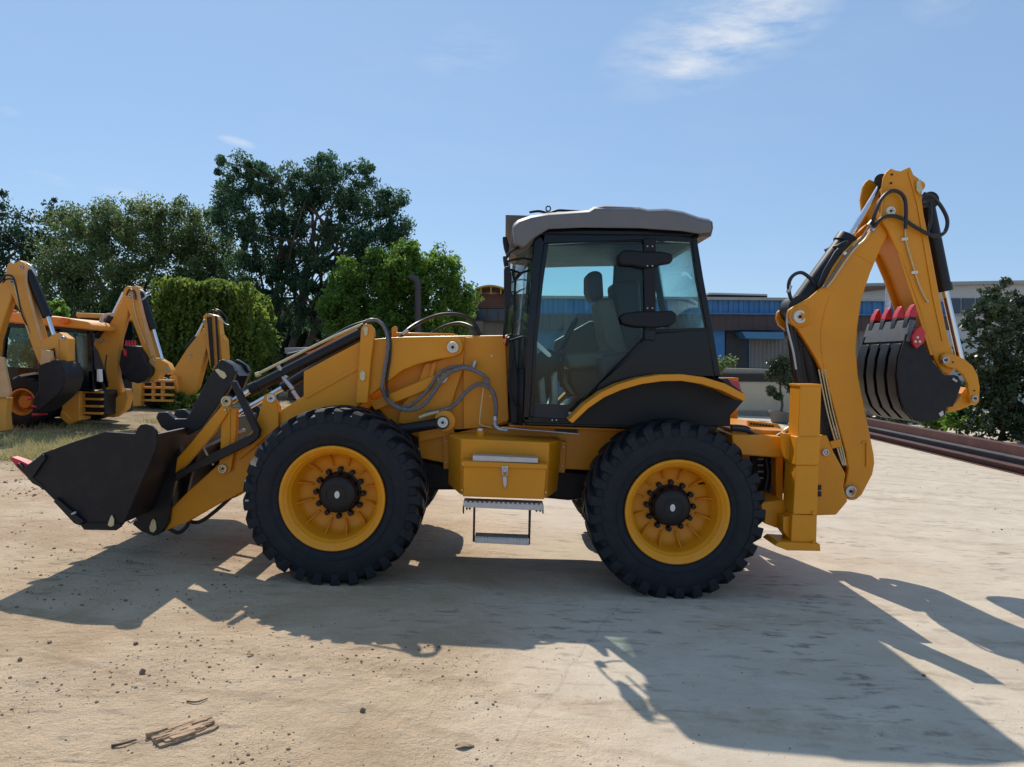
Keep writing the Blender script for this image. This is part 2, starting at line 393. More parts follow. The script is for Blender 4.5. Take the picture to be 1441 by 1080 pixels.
    c = mixc(mth('MULTIPLY', jl, 0.16), c, (0.12, 0.10, 0.08))
    L.new(c, b.inputs['Base Color'])
    L.new(rmp(med, 0.2, 0.8, 0.75, 0.95), b.inputs['Roughness'])
    hgt = mth('ADD', mth('MULTIPLY', fine, 0.5), mth('MULTIPLY', med, 1.2))
    hgt = mth('ADD', hgt, mth('MULTIPLY', grit, 0.30)); hgt = mth('ADD', hgt, mth('MULTIPLY', nz(9, 6, 0.7), 0.7))
    bp = N.new('ShaderNodeBump'); bp.inputs['Distance'].default_value = 0.045
    L.new(rmp(conc, 0, 1, 1.0, 0.28), bp.inputs['Strength']); L.new(hgt, bp.inputs['Height']); L.new(bp.outputs[0], b.inputs['Normal'])
    return m
g = O('ground', ([(-600, -500, 0), (600, -500, 0), (600, 900, 0), (-600, 900, 0)], [(0, 1, 2, 3)]), ground_material(), smooth=0, kind='structure')

# ------------------------------------------------------------------ foliage
def leaf_obj(name, P0, size, m, parent, droop=0.0, aspect=2.0, shade=None, **props):
    """leaf-sized faces at the given points, each turned its own way"""
    n = len(P0); P0 = np.asarray(P0, float)
    a = rng.normal(size=(n, 3)); a[:, 2] -= droop * 1.5; a /= np.linalg.norm(a, axis=1)[:, None]
    b = rng.normal(size=(n, 3)); b -= a * (a * b).sum(1)[:, None]; b /= np.linalg.norm(b, axis=1)[:, None]
    s = size * rng.uniform(0.6, 1.35, n)[:, None]
    v = np.empty((n, 4, 3))
    v[:, 0] = P0 - a * s * 0.5; v[:, 1] = P0 + b * s * 0.5 / aspect; v[:, 2] = P0 + a * s * 0.5; v[:, 3] = P0 - b * s * 0.5 / aspect
    me = bpy.data.meshes.new(name)
    me.vertices.add(n * 4); me.vertices.foreach_set('co', v.reshape(-1))
    me.loops.add(n * 4); me.loops.foreach_set('vertex_index', np.arange(n * 4, dtype=np.int32))
    me.polygons.add(n); me.polygons.foreach_set('loop_start', np.arange(0, n * 4, 4, dtype=np.int32)); me.polygons.foreach_set('loop_total', np.full(n, 4, dtype=np.int32))
    at = me.attributes.new('rnd', 'FLOAT', 'FACE')
    at.data.foreach_set('value', (rng.uniform(0, 1, n) if shade is None else np.clip(shade + rng.normal(0, 0.18, n), 0, 1)).astype(np.float32))
    me.update(); me.materials.append(m)
    o = bpy.data.objects.new(name, me); link(o, parent)
    for k, val in props.items(): o[k] = val
    return o
def blob_points(c, r, n, hollow=0.55):
    d = rng.normal(size=(n, 3)); d /= np.linalg.norm(d, axis=1)[:, None]
    q = (hollow + (1 - hollow) * rng.uniform(0, 1, n) ** 0.6)[:, None]
    return np.asarray(c) + d * q * np.asarray(r)
def tree(name, label, cat, base, Y, blobs, m, leaves, size, sub=26, subr=0.30, trunk_r=0.16, droop=0.3, limbs=None, group=None, aspect=2.0, nlimb=16, depth=0.75, trunks=None):
    """blobs: (px, py, rx, ry[, dY]) lobes of the crown as seen; every lobe is filled with many leafy twigs"""
    bpnt = P(*base, Y); bpnt.z = -0.05
    root = thing(name, label, cat, tuple(bpnt), group)
    k = (Y - CAM_Y) / F
    pts, sh, cents = [], [], []
    area = sum(b[2] * b[3] for b in blobs)
    for b in blobs:
        dY = b[4] if len(b) > 4 else rng.uniform(-0.6, 0.6)
        c = np.array(P(b[0], b[1], Y + dY)); r = np.array([b[2] * k, depth * 0.5 * (b[2] + b[3]) * k, b[3] * k])
        ns = max(5, int(sub * len(blobs) * b[2] * b[3] / area))
        sc = blob_points(c, r * 1.03, ns, 0.30)
        per = max(4, int(leaves * b[2] * b[3] / area / ns))
        for q in sc:
            cents.append(q)
            rr = subr * rng.uniform(0.4, 1.45) * np.array([1, 1, rng.uniform(0.7, 1.3)])
            pp = blob_points(q, rr, per, 0.15)
            pts.append(pp); sh.append(np.full(per, rng.uniform(0.1, 0.9)))
    pts = np.concatenate(pts); sh = np.concatenate(sh)
    keep = pts[:, 2] > 0.03; pts = pts[keep]; sh = sh[keep]
    leaf_obj('crown', pts, size, m, root, droop, aspect, sh)
    top = Vector(np.mean(cents, axis=0)); 
    tr = trunks or [(0, 0)]
    tips = []
    sh_all = []
    for dx, dz in tr:
        a = bpnt + Vector((dx * 0.3, 0, 0)); e = Vector((top.x + dx, top.y, top.z + dz))
        mid = a.lerp(e, 0.5) + Vector((rng.uniform(-.2, .2), 0, 0))
        sh_all.append(sh_tube([a, mid, e], trunk_r, 8, 5, trunk_r * 0.3)); tips.append((a, mid, e))
    O('trunk', sh_all[0], BARK, root)
    for s_ in sh_all[1:]: O('trunk', s_, BARK, root)
    idx = rng.choice(len(cents), min(nlimb, len(cents)), replace=False)
    for i in idx:
        a, mid, e = tips[int(rng.integers(len(tips)))]
        t = rng.uniform(0.25, 0.95); s0 = a.lerp(mid, t * 2) if t < 0.5 else mid.lerp(e, t * 2 - 1)
        q = Vector(cents[i]); mm = s0.lerp(q, 0.5) + Vector((0, 0, 0.12 * (q - s0).length))
        O('limb', sh_tube([s0, mm, q], trunk_r * 0.38, 6, 4, trunk_r * 0.08), BARK, root)
    return root
L_WIL = leafmat('willow_leaf', (0.030, 0.075, 0.042), (0.075, 0.145, 0.07), 0.5)
L_DRK = leafmat('dark_poplar_leaf', (0.022, 0.055, 0.035), (0.05, 0.095, 0.05), 0.35)
L_FAR = leafmat('pale_grey_green_leaf', (0.075, 0.12, 0.042), (0.145, 0.205, 0.08), 0.5)
L_MAP = leafmat('bright_green_leaf', (0.06, 0.13, 0.02), (0.15, 0.27, 0.045), 0.55)
L_IVY = leafmat('ivy_leaf', (0.05, 0.10, 0.02), (0.20, 0.28, 0.045), 0.55)
L_EVG = leafmat('evergreen_leaf', (0.025, 0.045, 0.02), (0.065, 0.09, 0.04), 0.25, 0.35)
L_GRS = leafmat('dry_grass_blade', (0.48, 0.40, 0.20), (0.32, 0.33, 0.12), 0.3)

tree('poplar_tree', 'dark feathery tree at the far left edge, behind the cut-off parked backhoe', 'tree', (5, 545), 30,
     [(-10, 320, 22, 55), (12, 330, 18, 50), (25, 380, 35, 60), (45, 330, 22, 40), (75, 305, 13, 34), (92, 325, 18, 40), (60, 370, 34, 55), (5, 420, 35, 50), (-60, 340, 50, 80), (-50, 420, 50, 70), (15, 485, 50, 40), (-60, 485, 60, 50)], L_DRK, 26000, 0.17, sub=46, subr=0.34, trunk_r=0.14, droop=-0.6, depth=0.6, trunks=[(-1.2, 0.5), (1.6, 0.3)])
tree('willow_tree', 'broad grey-green tree mass behind the parked backhoes, left of the tall tree', 'tree', (180, 545), 27,
     [(110, 355, 50, 62), (150, 320, 45, 36), (200, 320, 48, 40), (250, 325, 45, 42), (290, 345, 40, 55), (85, 405, 35, 50), (140, 405, 60, 60), (220, 400, 60, 60), (290, 420, 50, 60), (150, 470, 80, 50), (240, 470, 70, 50), (330, 450, 40, 60), (320, 395, 30, 60), (60, 480, 50, 45), (120, 505, 70, 40), (220, 510, 70, 36)], L_FAR, 120000, 0.14, sub=60, subr=0.46, trunk_r=0.2, droop=0.5, nlimb=22)
tree('tall_willow_tree', 'tallest tree, dark crown with sky showing between the branches', 'tree', (395, 545), 25,
     [(325, 255, 30, 36), (362, 245, 36, 30), (330, 300, 32, 36), (378, 295, 40, 48), (425, 262, 36, 32), (452, 245, 32, 28), (460, 290, 42, 44), (505, 262, 26, 36), (520, 300, 40, 46), (550, 280, 20, 26), (556, 315, 20, 34), (360, 345, 42, 42), (420, 345, 44, 42), (480, 350, 44, 36), (530, 350, 40, 34), (395, 400, 36, 30), (340, 395, 24, 36), (450, 400, 34, 28), (560, 345, 16, 22), (345, 430, 26, 36), (470, 430, 36, 36), (415, 445, 36, 30), (535, 395, 40, 34), (385, 370, 30, 26)], L_WIL, 76000, 0.13, sub=24, subr=0.32, trunk_r=0.19, droop=0.7, nlimb=46, trunks=[(-1.1, 0.2), (0.2, 0.6), (1.5, 0.2)])
tree('tree_of_heaven', 'bright green bushy tree behind the loader arms, beside the tall tree', 'tree', (560, 545), 21,
     [(490, 388, 26, 26), (518, 378, 28, 26), (552, 376, 34, 26), (590, 364, 36, 22), (570, 390, 40, 30), (622, 378, 26, 26), (490, 425, 38, 34), (545, 425, 50, 38), (610, 415, 44, 40), (645, 425, 24, 26), (470, 440, 24, 26), (520, 462, 55, 34), (600, 462, 55, 34), (650, 450, 18, 20)], L_MAP, 42000, 0.14, sub=30, subr=0.30, trunk_r=0.11, droop=0.2)
tree('understorey_tree', 'low dark shrubby tree filling the gap right of the ivy block', 'tree', (420, 550), 26.5,
     [(400, 455, 30, 30), (440, 470, 30, 26), (395, 500, 22, 34), (360, 480, 20, 40), (470, 500, 30, 26)], L_DRK, 8000, 0.20, sub=24, subr=0.3, trunk_r=0.09)
tree('evergreen_tree', 'dark round-leaved evergreen tree at the right edge behind the steel beams', 'tree', (1405, 640), 13.2,
     [(1405, 415, 18, 24), (1395, 450, 34, 34), (1425, 450, 34, 40), (1385, 490, 36, 36), (1425, 500, 46, 44), (1395, 540, 48, 40), (1440, 550, 50, 50), (1400, 590, 50, 36), (1460, 600, 50, 40), (1475, 490, 40, 60), (1355, 560, 18, 26)], L_EVG, 26000, 0.105, sub=40, subr=0.17, trunk_r=0.07, droop=0.0, aspect=1.6, depth=0.9)
for lab, (x, y, rx, ry, Yb, n) in zip(('low green shrub just below the hanging backhoe bucket', 'leafy shrub at the foot of the dark evergreen, right of the bucket', 'sparse grey-green weed clump under the bucket behind the beams'),
        ((1318, 592, 24, 14, 14.5, 1600), (1352, 588, 26, 22, 13.4, 2200), (1250, 590, 40, 10, 15.5, 1500))):
    tree('shrub', lab, 'shrub', (x, y + ry), Yb, [(x, y, rx, ry), (x - rx * .5, y + ry * .3, rx * .6, ry * .7), (x + rx * .5, y + ry * .2, rx * .6, ry * .8)], L_MAP if n != 1500 else L_EVG, n, 0.10, sub=14, subr=0.12, trunk_r=0.02, nlimb=5, group='shrubs behind the steel beams')

# ivy grown over a block-shaped frame
ib = G(300, 562); iY = 16.5
root = thing('ivy_covered_shed', 'block-shaped mound wholly overgrown with hanging ivy, sunlit along its top', 'ivy', (P(300, 560, iY).x, iY + 1.2, 0))
k = (iY - CAM_Y) / F
x0, x1, ztop = P(222, 450, iY).x, P(354, 450, iY).x, P(300, 402, iY).z
O('shed_core', sh_box(x0 + .25, x1 - .25, iY + .25, iY + 2.2, 0, ztop - .3), mat('dark_core', (0.03, 0.03, 0.02), 0.95), root, 0.05)  # near-black box filling the inside of the ivy
pts, sh = [], []
for i in range(30000):
    f = random.random()
    u, v, w = random.random(), random.random(), random.random()
    if f < 0.58: p = (x0 + (x1 - x0) * u, iY + 0.0, ztop * v)                 # front
    elif f < 0.80: p = (x0 + (x1 - x0) * u, iY + 2.4 * w, ztop)                # top
    else: p = ((x0 if f < 0.88 else x1), iY + 2.4 * w, ztop * v)               # ends
    q = Vector(p); b = mnoise.fractal(q * 1.3, 1.0, 2.0, 3) * 0.34 + mnoise.noise(q * 4) * 0.13
    zz = (p[2] / ztop); rnd = max(0, zz - 0.8) * 0.9
    cx = (p[0] - (x0 + x1) / 2) / (x1 - x0) * 2
    q.z -= (abs(cx) ** 5) * 0.45 * zz; q.x -= cx * max(0, zz - .82) * .9
    q += Vector((random.gauss(0, .05) + (b if f > .8 else 0) * (1 if cx > 0 else -1), -b - 0.05 + random.gauss(0, .05), random.gauss(0, .05) + (b * .6 if f >= .58 and f < .8 else 0)))
    if q.z < 0.02: continue
    pts.append(q); sh.append(0.15 + 0.6 * (mnoise.noise(Vector(p) * 2.2) * .5 + .5))
leaf_obj('ivy', pts, 0.13, L_IVY, root, 0.6, 1.35, np.array(sh))
st = []
for i in range(380):
    a = Vector((random.uniform(x0 - .1, x1 + .1), iY - random.uniform(.0, .3), ztop * random.uniform(.2, 1.06)))
    ln = random.uniform(.3, 1.1)
    for j in range(22):
        t = j / 22; st.append(a + Vector((random.gauss(0, .03), -.08 * math.sin(t * 3) + random.gauss(0, .03), -ln * t)))
leaf_obj('ivy_strands', [p for p in st if p.z > 0.03], 0.11, L_IVY, root, 0.9, 1.5)
# bits of wild green poking up behind the parked cab and under the ivy
tree('roadside_weed', 'small bright sapling showing above the parked orange cab roof', 'plant', (80, 545), 15, [(80, 428, 7, 12), (84, 442, 9, 10)], L_MAP, 500, 0.14, sub=10, subr=0.12, trunk_r=0.02, nlimb=3)
tree('weed_patch', 'low weeds at the foot of the ivy block behind the loader arms', 'plant', (262, 582), 13.5, [(250, 565, 24, 14), (285, 566, 20, 12), (225, 572, 12, 8), (270, 550, 12, 12)], L_IVY, 3000, 0.10, sub=14, subr=0.12, trunk_r=0.012, nlimb=4)

# dry grass on the strip in front of the parked machines: blades nobody could count
gp, gv, gf, gr = [], [], [], []
for i in range(5200):
    px, py = random.uniform(-40, 265), random.uniform(585, 652)
    q = G(px, py)
    if mnoise.noise(Vector((q.x * 0.7, q.y * 0.7, 3))) < 0.02 + (0.25 if py > 640 else 0): continue
    for j in range(3):
        b0 = q + Vector((random.gauss(0, .08), random.gauss(0, .08), 0)); h = random.uniform(.03, .13) * (1.4 if random.random() < .1 else 1)
        lean = Vector((random.gauss(0, .5), random.gauss(0, .5), 0)) * h; a = random.random() * 6.28; w = Vector((math.cos(a), math.sin(a), 0)) * .006
        o = len(gv); gv += [b0 - w, b0 + w, b0 + lean + Vector((0, 0, h))]; gf.append((o, o + 1, o + 2)); gr.append(random.random())
me = bpy.data.meshes.new('dry_grass'); me.from_pydata([tuple(v) for v in gv], [], gf)
at = me.attributes.new('rnd', 'FLOAT', 'FACE'); at.data.foreach_set('value', gr); me.materials.append(L_GRS)
o = bpy.data.objects.new('dry_grass', me); C.objects.link(o); o['kind'] = 'stuff'; o['label'] = 'patchy dry grass on the strip before the parked machines'

# ------------------------------------------------------------------ buildings
BLUE = mat('blue_sheet_steel', (0.020, 0.15, 0.36), 0.45, var=0.12, vscale=1.5, dust=0.12)
MAROON = mat('brown_fascia', (0.055, 0.035, 0.035), 0.6, var=0.15, vscale=1)
GSH = mat('grey_shutter_steel', (0.17, 0.165, 0.16), 0.6, var=0.12, vscale=1.2, dust=0.2)
DKW = mat('dark_doorway', (0.025, 0.025, 0.03), 0.6)
CREAM = mat('cream_render', (0.50, 0.43, 0.32), 0.85, var=0.12, vscale=1.2, bump=0.2, bscale=30)
OFFW = mat('offwhite_render', (0.46, 0.46, 0.44), 0.85, var=0.08, vscale=0.7)
BRICK = mat('old_brick', (0.18, 0.085, 0.06), 0.9, var=0.25, vscale=1.0, bump=0.3, bscale=12)
TANW = mat('tan_render', (0.30, 0.245, 0.17), 0.9, var=0.18, vscale=0.8)
WIN = mat('dark_window_glass', (0.03, 0.045, 0.07), 0.12, var=0.2)
YCAN = mat('yellow_canopy_sheet', (0.62, 0.38, 0.04), 0.5)
ROOFG = mat('grey_roof_sheet', (0.30, 0.30, 0.30), 0.6)
def corrugated(px0, px1, pyt, pyb, Y, pitch, amp, rows=None):
    """a ribbed sheet: real trapezoid ribs, vertical"""
    a, b = P(px0, (pyt + pyb) / 2, Y), P(px1, (pyt + pyb) / 2, Y)
    t0, t1 = P(px0, pyt, Y), P(px1, pyt, Y); u0, u1 = P(px0, pyb, Y), P(px1, pyb, Y)
    n = max(2, int((b.x - a.x) / pitch)); top, bot = [], []
    for i in range(n + 1):
        for du, dy in ((0, 0), (.45, 0), (.55, -amp), (.9, -amp)):
            f = min(1, (i + du) / n); top.append(t0.lerp(t1, f) + Vector((0, dy, 0))); bot.append(u0.lerp(u1, f) + Vector((0, dy, 0)))
    m_ = len(top)
    return [tuple(p) for p in top + bot], [(i, i + 1, i + 1 + m_, i + m_) for i in range(m_ - 1)]
YW = 26.0
r = thing('blue_warehouse', 'low blue sheet-steel warehouse with brown fascia behind the cab and backhoe', 'building', (P(1100, 540, YW).x, YW + 3, 0))
plate('wall', [(742, 432), (1330, 443), (1330, 600), (742, 600)], YW, YW + 7, mat('blue_back_wall', (0.03, 0.11, 0.24), 0.6), r, 0)
O('upper_cladding', corrugated(742, 1335, 421, 447, YW - .35, .42, .05), BLUE, r, smooth=0)
plate('roof_slab', [(740, 416), (1337, 421), (1337, 425), (740, 420)], YW - .55, YW + 7.4, ROOFG, r, 0.01)
O('fascia_band', corrugated(745, 1335, 442, 465, YW - .5, .55, .03), MAROON, r, smooth=0)
plate('fascia_edge', [(955, 440), (1335, 443), (1335, 445), (955, 442)], YW - .62, YW - .3, BLUE, r, 0.005)
plate('pillar', [(1003, 464), (1020, 464), (1020, 525), (1003, 525)], YW - .25, YW - .01, BLUE, r, 0.01)
plate('doorway', [(1022, 467), (1047, 467), (1053, 520), (1020, 520)], YW - .1, YW - .02, DKW, r, 0.005)
plate('canopy', [(1044, 467), (1108, 468), (1108, 478), (1050, 477)], YW - 1.0, YW - .05, mat('faded_blue_canopy', (0.05, 0.17, 0.30), 0.5), r, 0.02)
O('shutter', corrugated(1054, 1110, 478, 518, YW - .12, .16, .03), GSH, r, smooth=0)
O('cladding', corrugated(1150, 1330, 464, 520, YW - .12, .3, .04), GSH, r, smooth=0)
plate('raised_roof_light', [(996, 414), (1003, 412), (1080, 414), (1080, 420), (996, 420)], YW + .3, YW + 1.6, DKW, r, 0.01)
plate('roof_light_cover', [(997, 412), (1080, 414), (1080, 416.5), (997, 414.5)], YW + .1, YW + 1.9, OFFW, r, 0.005)
YV = 19.5
r = thing('garden_wall', 'cream rendered low wall with dark coping behind the rear fender', 'wall', (P(1080, 583, YV).x, YV + .2, 0))
b0 = G(1080, 584)
plate('wall', [(1000, 537), (1345, 540), (1345, 605), (1000, 600)], YV, YV + .25, CREAM, r, 0.01)
plate('topstrip', [(1000, 526), (1345, 528), (1345, 537.5), (1000, 536.5)], YV - .08, YV + .33, mat('dark_topstrip', (0.03, 0.027, 0.025), 0.8), r, 0.01)  # dark strip between the wall top and the ledge slab
plate('ledge_slab', [(1008, 518), (1092, 520), (1092, 526), (1008, 525)], YV + .2, YV + 1.6, mat('sandy_slab', (0.42, 0.35, 0.26), 0.85), r, 0.01)
plate('plinth', [(1000, 578), (1345, 581), (1345, 606), (1000, 601)], YV - .12, YV - .01, mat('grey_plinth', (0.24, 0.21, 0.18), 0.9, bump=0.4), r, 0.02)
YO = 36
r = thing('white_building', 'offwhite flat-roofed building with a dark window band, right behind the dipper arm', 'building', (P(1350, 500, YO).x, YO + 4, 0))
plate('wall', [(1206, 404), (1470, 400), (1470, 600), (1206, 600)], YO, YO + 8, OFFW, r, 0)
plate('parapet', [(1200, 399), (1475, 394), (1475, 399), (1200, 404)], YO - .35, YO + 8.3, ROOFG, r, 0.02)
for a, b_ in ((1334, 1352), (1354, 1372), (1374, 1398), (1400, 1424), (1426, 1450)):
    w = plate('window', [(a, 420), (b_, 420), (b_, 441), (a, 441)], YO - .06, YO - .01, WIN, r, 0.01)
    plate('window_sill', [(a - 1, 441.5), (b_ + 1, 441.5), (b_ + 1, 443.5), (a - 1, 443.5)], YO - .2, YO - .02, ROOFG, w, 0.01)
plate('roof_truss', [(1206, 404), (1262, 402), (1262, 406), (1206, 412)], YO - .5, YO - .36, mat('rusty_edge', (0.12, 0.07, 0.05), 0.8), r, 0.01)
plate('canopy_sheet', [(1206, 436), (1260, 432), (1260, 440), (1206, 440)], YO - 3, YO - .4, ROOFG, r, 0.01)
o = O('drain_pole', sh_cyl(P(1247, 475, 22), P(1251, 398, 22), .10), GALV); tag(o, 'thin grey pole standing behind the boom opening', 'pole'); o.location.z = 0
YB = 31
r = thing('brick_workshop', 'low brown brick building with a yellow arched roof canopy, left of the cab', 'building', (P(690, 520, YB).x, YB + 4, 0))
plate('wall', [(630, 452), (760, 452), (760, 560), (630, 560)], YB, YB + 8, TANW, r, 0)
plate('upper_band', [(640, 414), (760, 414), (760, 434), (640, 434)], YB - .3, YB + 8, BRICK, r, 0.01)
plate('window_band', [(640, 434.5), (760, 434.5), (760, 452), (640, 452)], YB - .22, YB - .01, WIN, r, 0.01)
for x in (652, 668, 684, 700, 716, 732): plate('mullion', [(x, 435), (x + 2, 435), (x + 2, 452), (x, 452)], YB - .3, YB - .23, BRICK, r, 0)
plate('brick_pier', [(668, 452), (680, 452), (680, 470), (668, 470)], YB - .2, YB - .01, TANW, r, 0.01)
arc = [(668 + 2.1 * i, 409 - 8 * math.sin(math.pi * (0.12 + .88 * i / 24))) for i in range(25)]
cn = plate('roof_canopy', arc + [(x, y + 2.2) for x, y in reversed(arc)], YB - 1, YB + 3, YCAN, r, 0.0)
for x in (676, 690, 704, 716): plate('canopy_post', [(x, 404), (x + 1.6, 404), (x + 1.6, 414), (x, 414)], YB - .9, YB - .75, YCAN, cn, 0)
plate('canopy_edge', [(645, 411), (670, 408), (672, 412), (645, 415)], YB - .9, YB + 2, ROOFG, r, 0)
YS = 29
r = thing('old_shed', 'old tan shed with a dark window opening between the ivy and the green tree', 'building', (P(440, 520, YS).x, YS + 2, 0))
plate('wall', [(340, 446), (640, 444), (640, 560), (340, 560)], YS, YS + 4, TANW, r, 0)
plate('roof', [(335, 440), (642, 438), (642, 446), (335, 448)], YS - .5, YS + 4.5, MAROON, r, 0.02)
plate('window', [(398, 455), (420, 455), (420, 474), (398, 474)], YS - .08, YS - .01, DKW, r, 0.01)
plate('window', [(478, 458), (498, 458), (498, 476), (478, 476)], YS - .08, YS - .01, DKW, r, 0.01)
r = thing('stack_of_pallets', 'dark timber stack with a pale sheet on top, seen through the loader arms', 'stack', (P(430, 540, 18).x, 18.5, 0))
plate('timber', [(405, 498), (470, 496), (470, 560), (405, 560)], 18, 19.5, mat('weathered_timber', (0.10, 0.06, 0.04), 0.9, var=0.3), r, 0.02)
plate('cover_sheet', [(400, 490), (474, 488), (474, 496), (400, 498)], 17.8, 19.8, mat('pale_sheet', (0.34, 0.35, 0.36), 0.5), r, 0.02)
o = O('exhaust_stack', sh_tube([P(588, 520, 20), P(588, 440, 20), P(588, 402, 20), P(584, 393, 20), P(577, 390, 20)], .11, 12, 6), mat('sooty_pipe', (0.05, 0.045, 0.045), 0.7), None)
tag(o, 'sooty upright pipe with a bent top in front of the green tree', 'pipe')

# potted bonsai and its shrub neighbour by the cream wall
YP = 16.6
pb = G(1097, 590)
r = thing('plant_pot', 'wide stone planter at the foot of the cream wall', 'planter', (P(1098, 586, YP).x, YP, 0))
zb = 0.0; c = P(1098, 585, YP); k = (YP - CAM_Y) / F
O('bowl', sh_lathe([(.001, 0), (.16, 0), (.20, .03), (.23, .20), (.27, .24), (.27, .28), (.22, .28), (.2, .24), (.001, .24)], 28, (0, 0, 0)), mat('stone_planter', (0.17, 0.15, 0.13), 0.85, bump=.3), r)
bowl = r.children[0]; bowl.matrix_parent_inverse = Matrix(); bowl.rotation_euler = (R(90), 0, 0); bowl.scale = (1.25, 1.25, 1.25); bowl.location = (0, 0, 0.0)
tz = P(1098, 577, YP).z
r = thing('potted_tree', 'small clipped tree growing in the stone planter by the wall', 'tree', (c.x, YP, .3))
O('trunk', sh_tube([(c.x, YP, .28), (c.x + .04, YP, .55), P(1098, 545, YP), P(1104, 520, YP)], .05, 8, 5, .02), BARK, r)
cl = [(1090, 512, 12, 8), (1103, 507, 12, 9), (1110, 520, 12, 10), (1086, 528, 11, 9), (1104, 535, 14, 10), (1085, 550, 8, 8), (1095, 558, 7, 6), (1114, 545, 10, 10), (1094, 520, 12, 10)]
pp = np.concatenate([blob_points(np.array(P(x, y, YP)), np.array([a * k, 8 * k, b_ * k]), 260, .2) for x, y, a, b_ in cl])
leaf_obj('crown', pp, 0.085, L_EVG, r, 0.1, 1.7)
tree('wall_plant', 'feathery pale plant showing just right of the cab rear pillar', 'plant', (1022, 560), 18.5, [(1020, 508, 8, 8), (1032, 510, 9, 5), (1012, 515, 8, 10)], L_FAR, 420, 0.12, sub=8, subr=0.12, trunk_r=0.015, nlimb=4)

# long rusty I-beams lying on the right
RUST = mat('red_oxide_steel', (0.085, 0.028, 0.023), 0.62, var=0.3, vscale=3, dust=0.25, dustcol=(0.16, 0.10, 0.07))
GRYS = mat('mill_scale_steel', (0.085, 0.08, 0.085), 0.5, var=0.3, vscale=3, dust=0.3, dustcol=(0.20, 0.14, 0.10))
def ibeam(label, A, B, h, w, tf, m, z0=0.0):
    A, B = Vector(A), Vector(B); d = (B - A).normalized(); s = Vector((d.y, -d.x, 0))
    prof = [(-w / 2, 0), (w / 2, 0), (w / 2, tf), (tf * .4, tf), (tf * .4, h - tf), (w / 2, h - tf), (w / 2, h), (-w / 2, h), (-w / 2, h - tf), (-tf * .4, h - tf), (-tf * .4, tf), (-w / 2, tf)]
    secs = [[tuple(q + s * x + Vector((0, 0, z + z0))) for x, z in prof] for q in (A, B)]
    o = O('steel_beam', sh_loft(secs), m, None, 0.004, smooth=0)
    tag(o, label, 'steel beam', 'steel beams stacked along the right edge')
bA, bB = G(1441, 669), G(1225, 617)
dd = (bA - bB).normalized(); bA2 = bA + dd * 3.0; bB2 = bB - dd * 2.2
ibeam('nearest rusty red steel beam lying on the ground at the right edge', bB2, bA2, 0.13, 0.20, 0.018, RUST)
ibeam('dark grey steel beam lying between the two red beams at the right', bB2 + Vector((.24, 0, 0)), bA2 + Vector((.24, 0, 0)), 0.23, 0.18, 0.022, GRYS)
A_, B_ = bB2 + Vector((.50, 0, 0)), bA2 + Vector((.50, 0, 0))
dv = (B_ - A_).normalized(); sv = Vector((dv.y, -dv.x, 0))
prof = [(-.11, 0), (.11, 0), (.11, .39), (-.13, .39), (-.13, .365), (-.11, .365), (-.11, .05), (-.13, .05), (-.13, 0)]
o = O('steel_beam', sh_loft([[tuple(q_ + sv * x + Vector((0, 0, z))) for x, z in prof] for q_ in (A_, B_)]), RUST, None, 0.003, smooth=0)
tag(o, 'tallest red steel beam, rearmost of the three, in front of the evergreen', 'steel beam', 'steel beams stacked along the right edge')
# ------------------------------------------------------------------ the backhoe loader
BH = thing('backhoe_loader', 'large yellow backhoe loader with grey cab roof parked side-on in the foreground', 'backhoe loader', (0.4, 1.0, 0))
YC = 1.0
# ---- wheels
WR, HW = 0.585, 0.21
def tyre_shape():
    prof = [(.335, -.17), (.345, -.195), (.37, -.208), (.42, -.216), (.47, -.214), (.512, -.205), (.538, -.19), (.551, -.155), (.556, -.07), (.557, 0)]
    prof = prof + [(r, -y) for r, y in reversed(prof[:-1])]
    v, f = sh_lathe(prof, 96)
    shapes = [(v, f)]
    n = 29
    for side in (-1, 1):
        for i in range(n):
            a0 = 2 * math.pi * (i + (0.5 if side > 0 else 0)) / n
            secs = []
            # centre line of one lug: from the middle of the tread out over the shoulder
            for (y, da, rb, rt, hw) in ((-.02, 0.0, .53, WR, .021), (.05, .075, .53, WR, .023), (.12, .155, .525, WR - .001, .027), (.185, .22, .515, WR - .005, .031), (.206, .235, .50, WR - .020, .031), (.214, .24, .49, .520, .025)):
                a = a0 + da; w_ = hw / WR
                yy = y * side
                secs.append([(r * math.cos(a + s), yy, r * math.sin(a + s)) for r, s in ((rb, -w_ * 1.15), (rt, -w_), (rt, w_), (rb, w_ * 1.15))])
            shapes.append(sh_loft(secs))
    # moulded rings on the sidewalls
    for side in (-1, 1):
        shapes.append(sh_lathe([(.385, .2085 * side), (.388, .2155 * side), (.396, .2175 * side), (.40, .2125 * side)], 72))
        shapes.append(sh_lathe([(.492, .2075 * side), (.495, .2135 * side), (.500, .2115 * side), (.503, .2045 * side)], 72))
    v, f = join(*shapes)
    v = [((x * (1.0 + .012 * max(0, -z / WR - .9) * 10)), y * (1 + .05 * max(0, -z / WR - .82) * 5), max(z, -.566)) for x, y, z in v]      # flattened where it carries the machine
    return v, f
def make_wheel(name, loc, rotz, spin):
    w = bpy.data.objects.new(name, None); C.objects.link(w); w.parent = BH
    w.matrix_parent_inverse = Matrix.Translation(-Vector(BH['root_at'])); w.location = loc; w.rotation_euler = (0, 0, rotz); w.empty_display_size = .1
    return w
tyre_sh = tyre_shape()
rim_prof = [(.300, -.13), (.318, -.165), (.333, -.185), (.341, -.196), (.343, -.205), (.338, -.213), (.328, -.214), (.318, -.207), (.311, -.196), (.300, -.190), (.294, -.183), (.291, -.165), (.281, -.158), (.277, -.140), (.270, -.010), (.258, .018), (.235, .028), (.20, .034), (.17, .036), (.001, .036)]
proto = {}
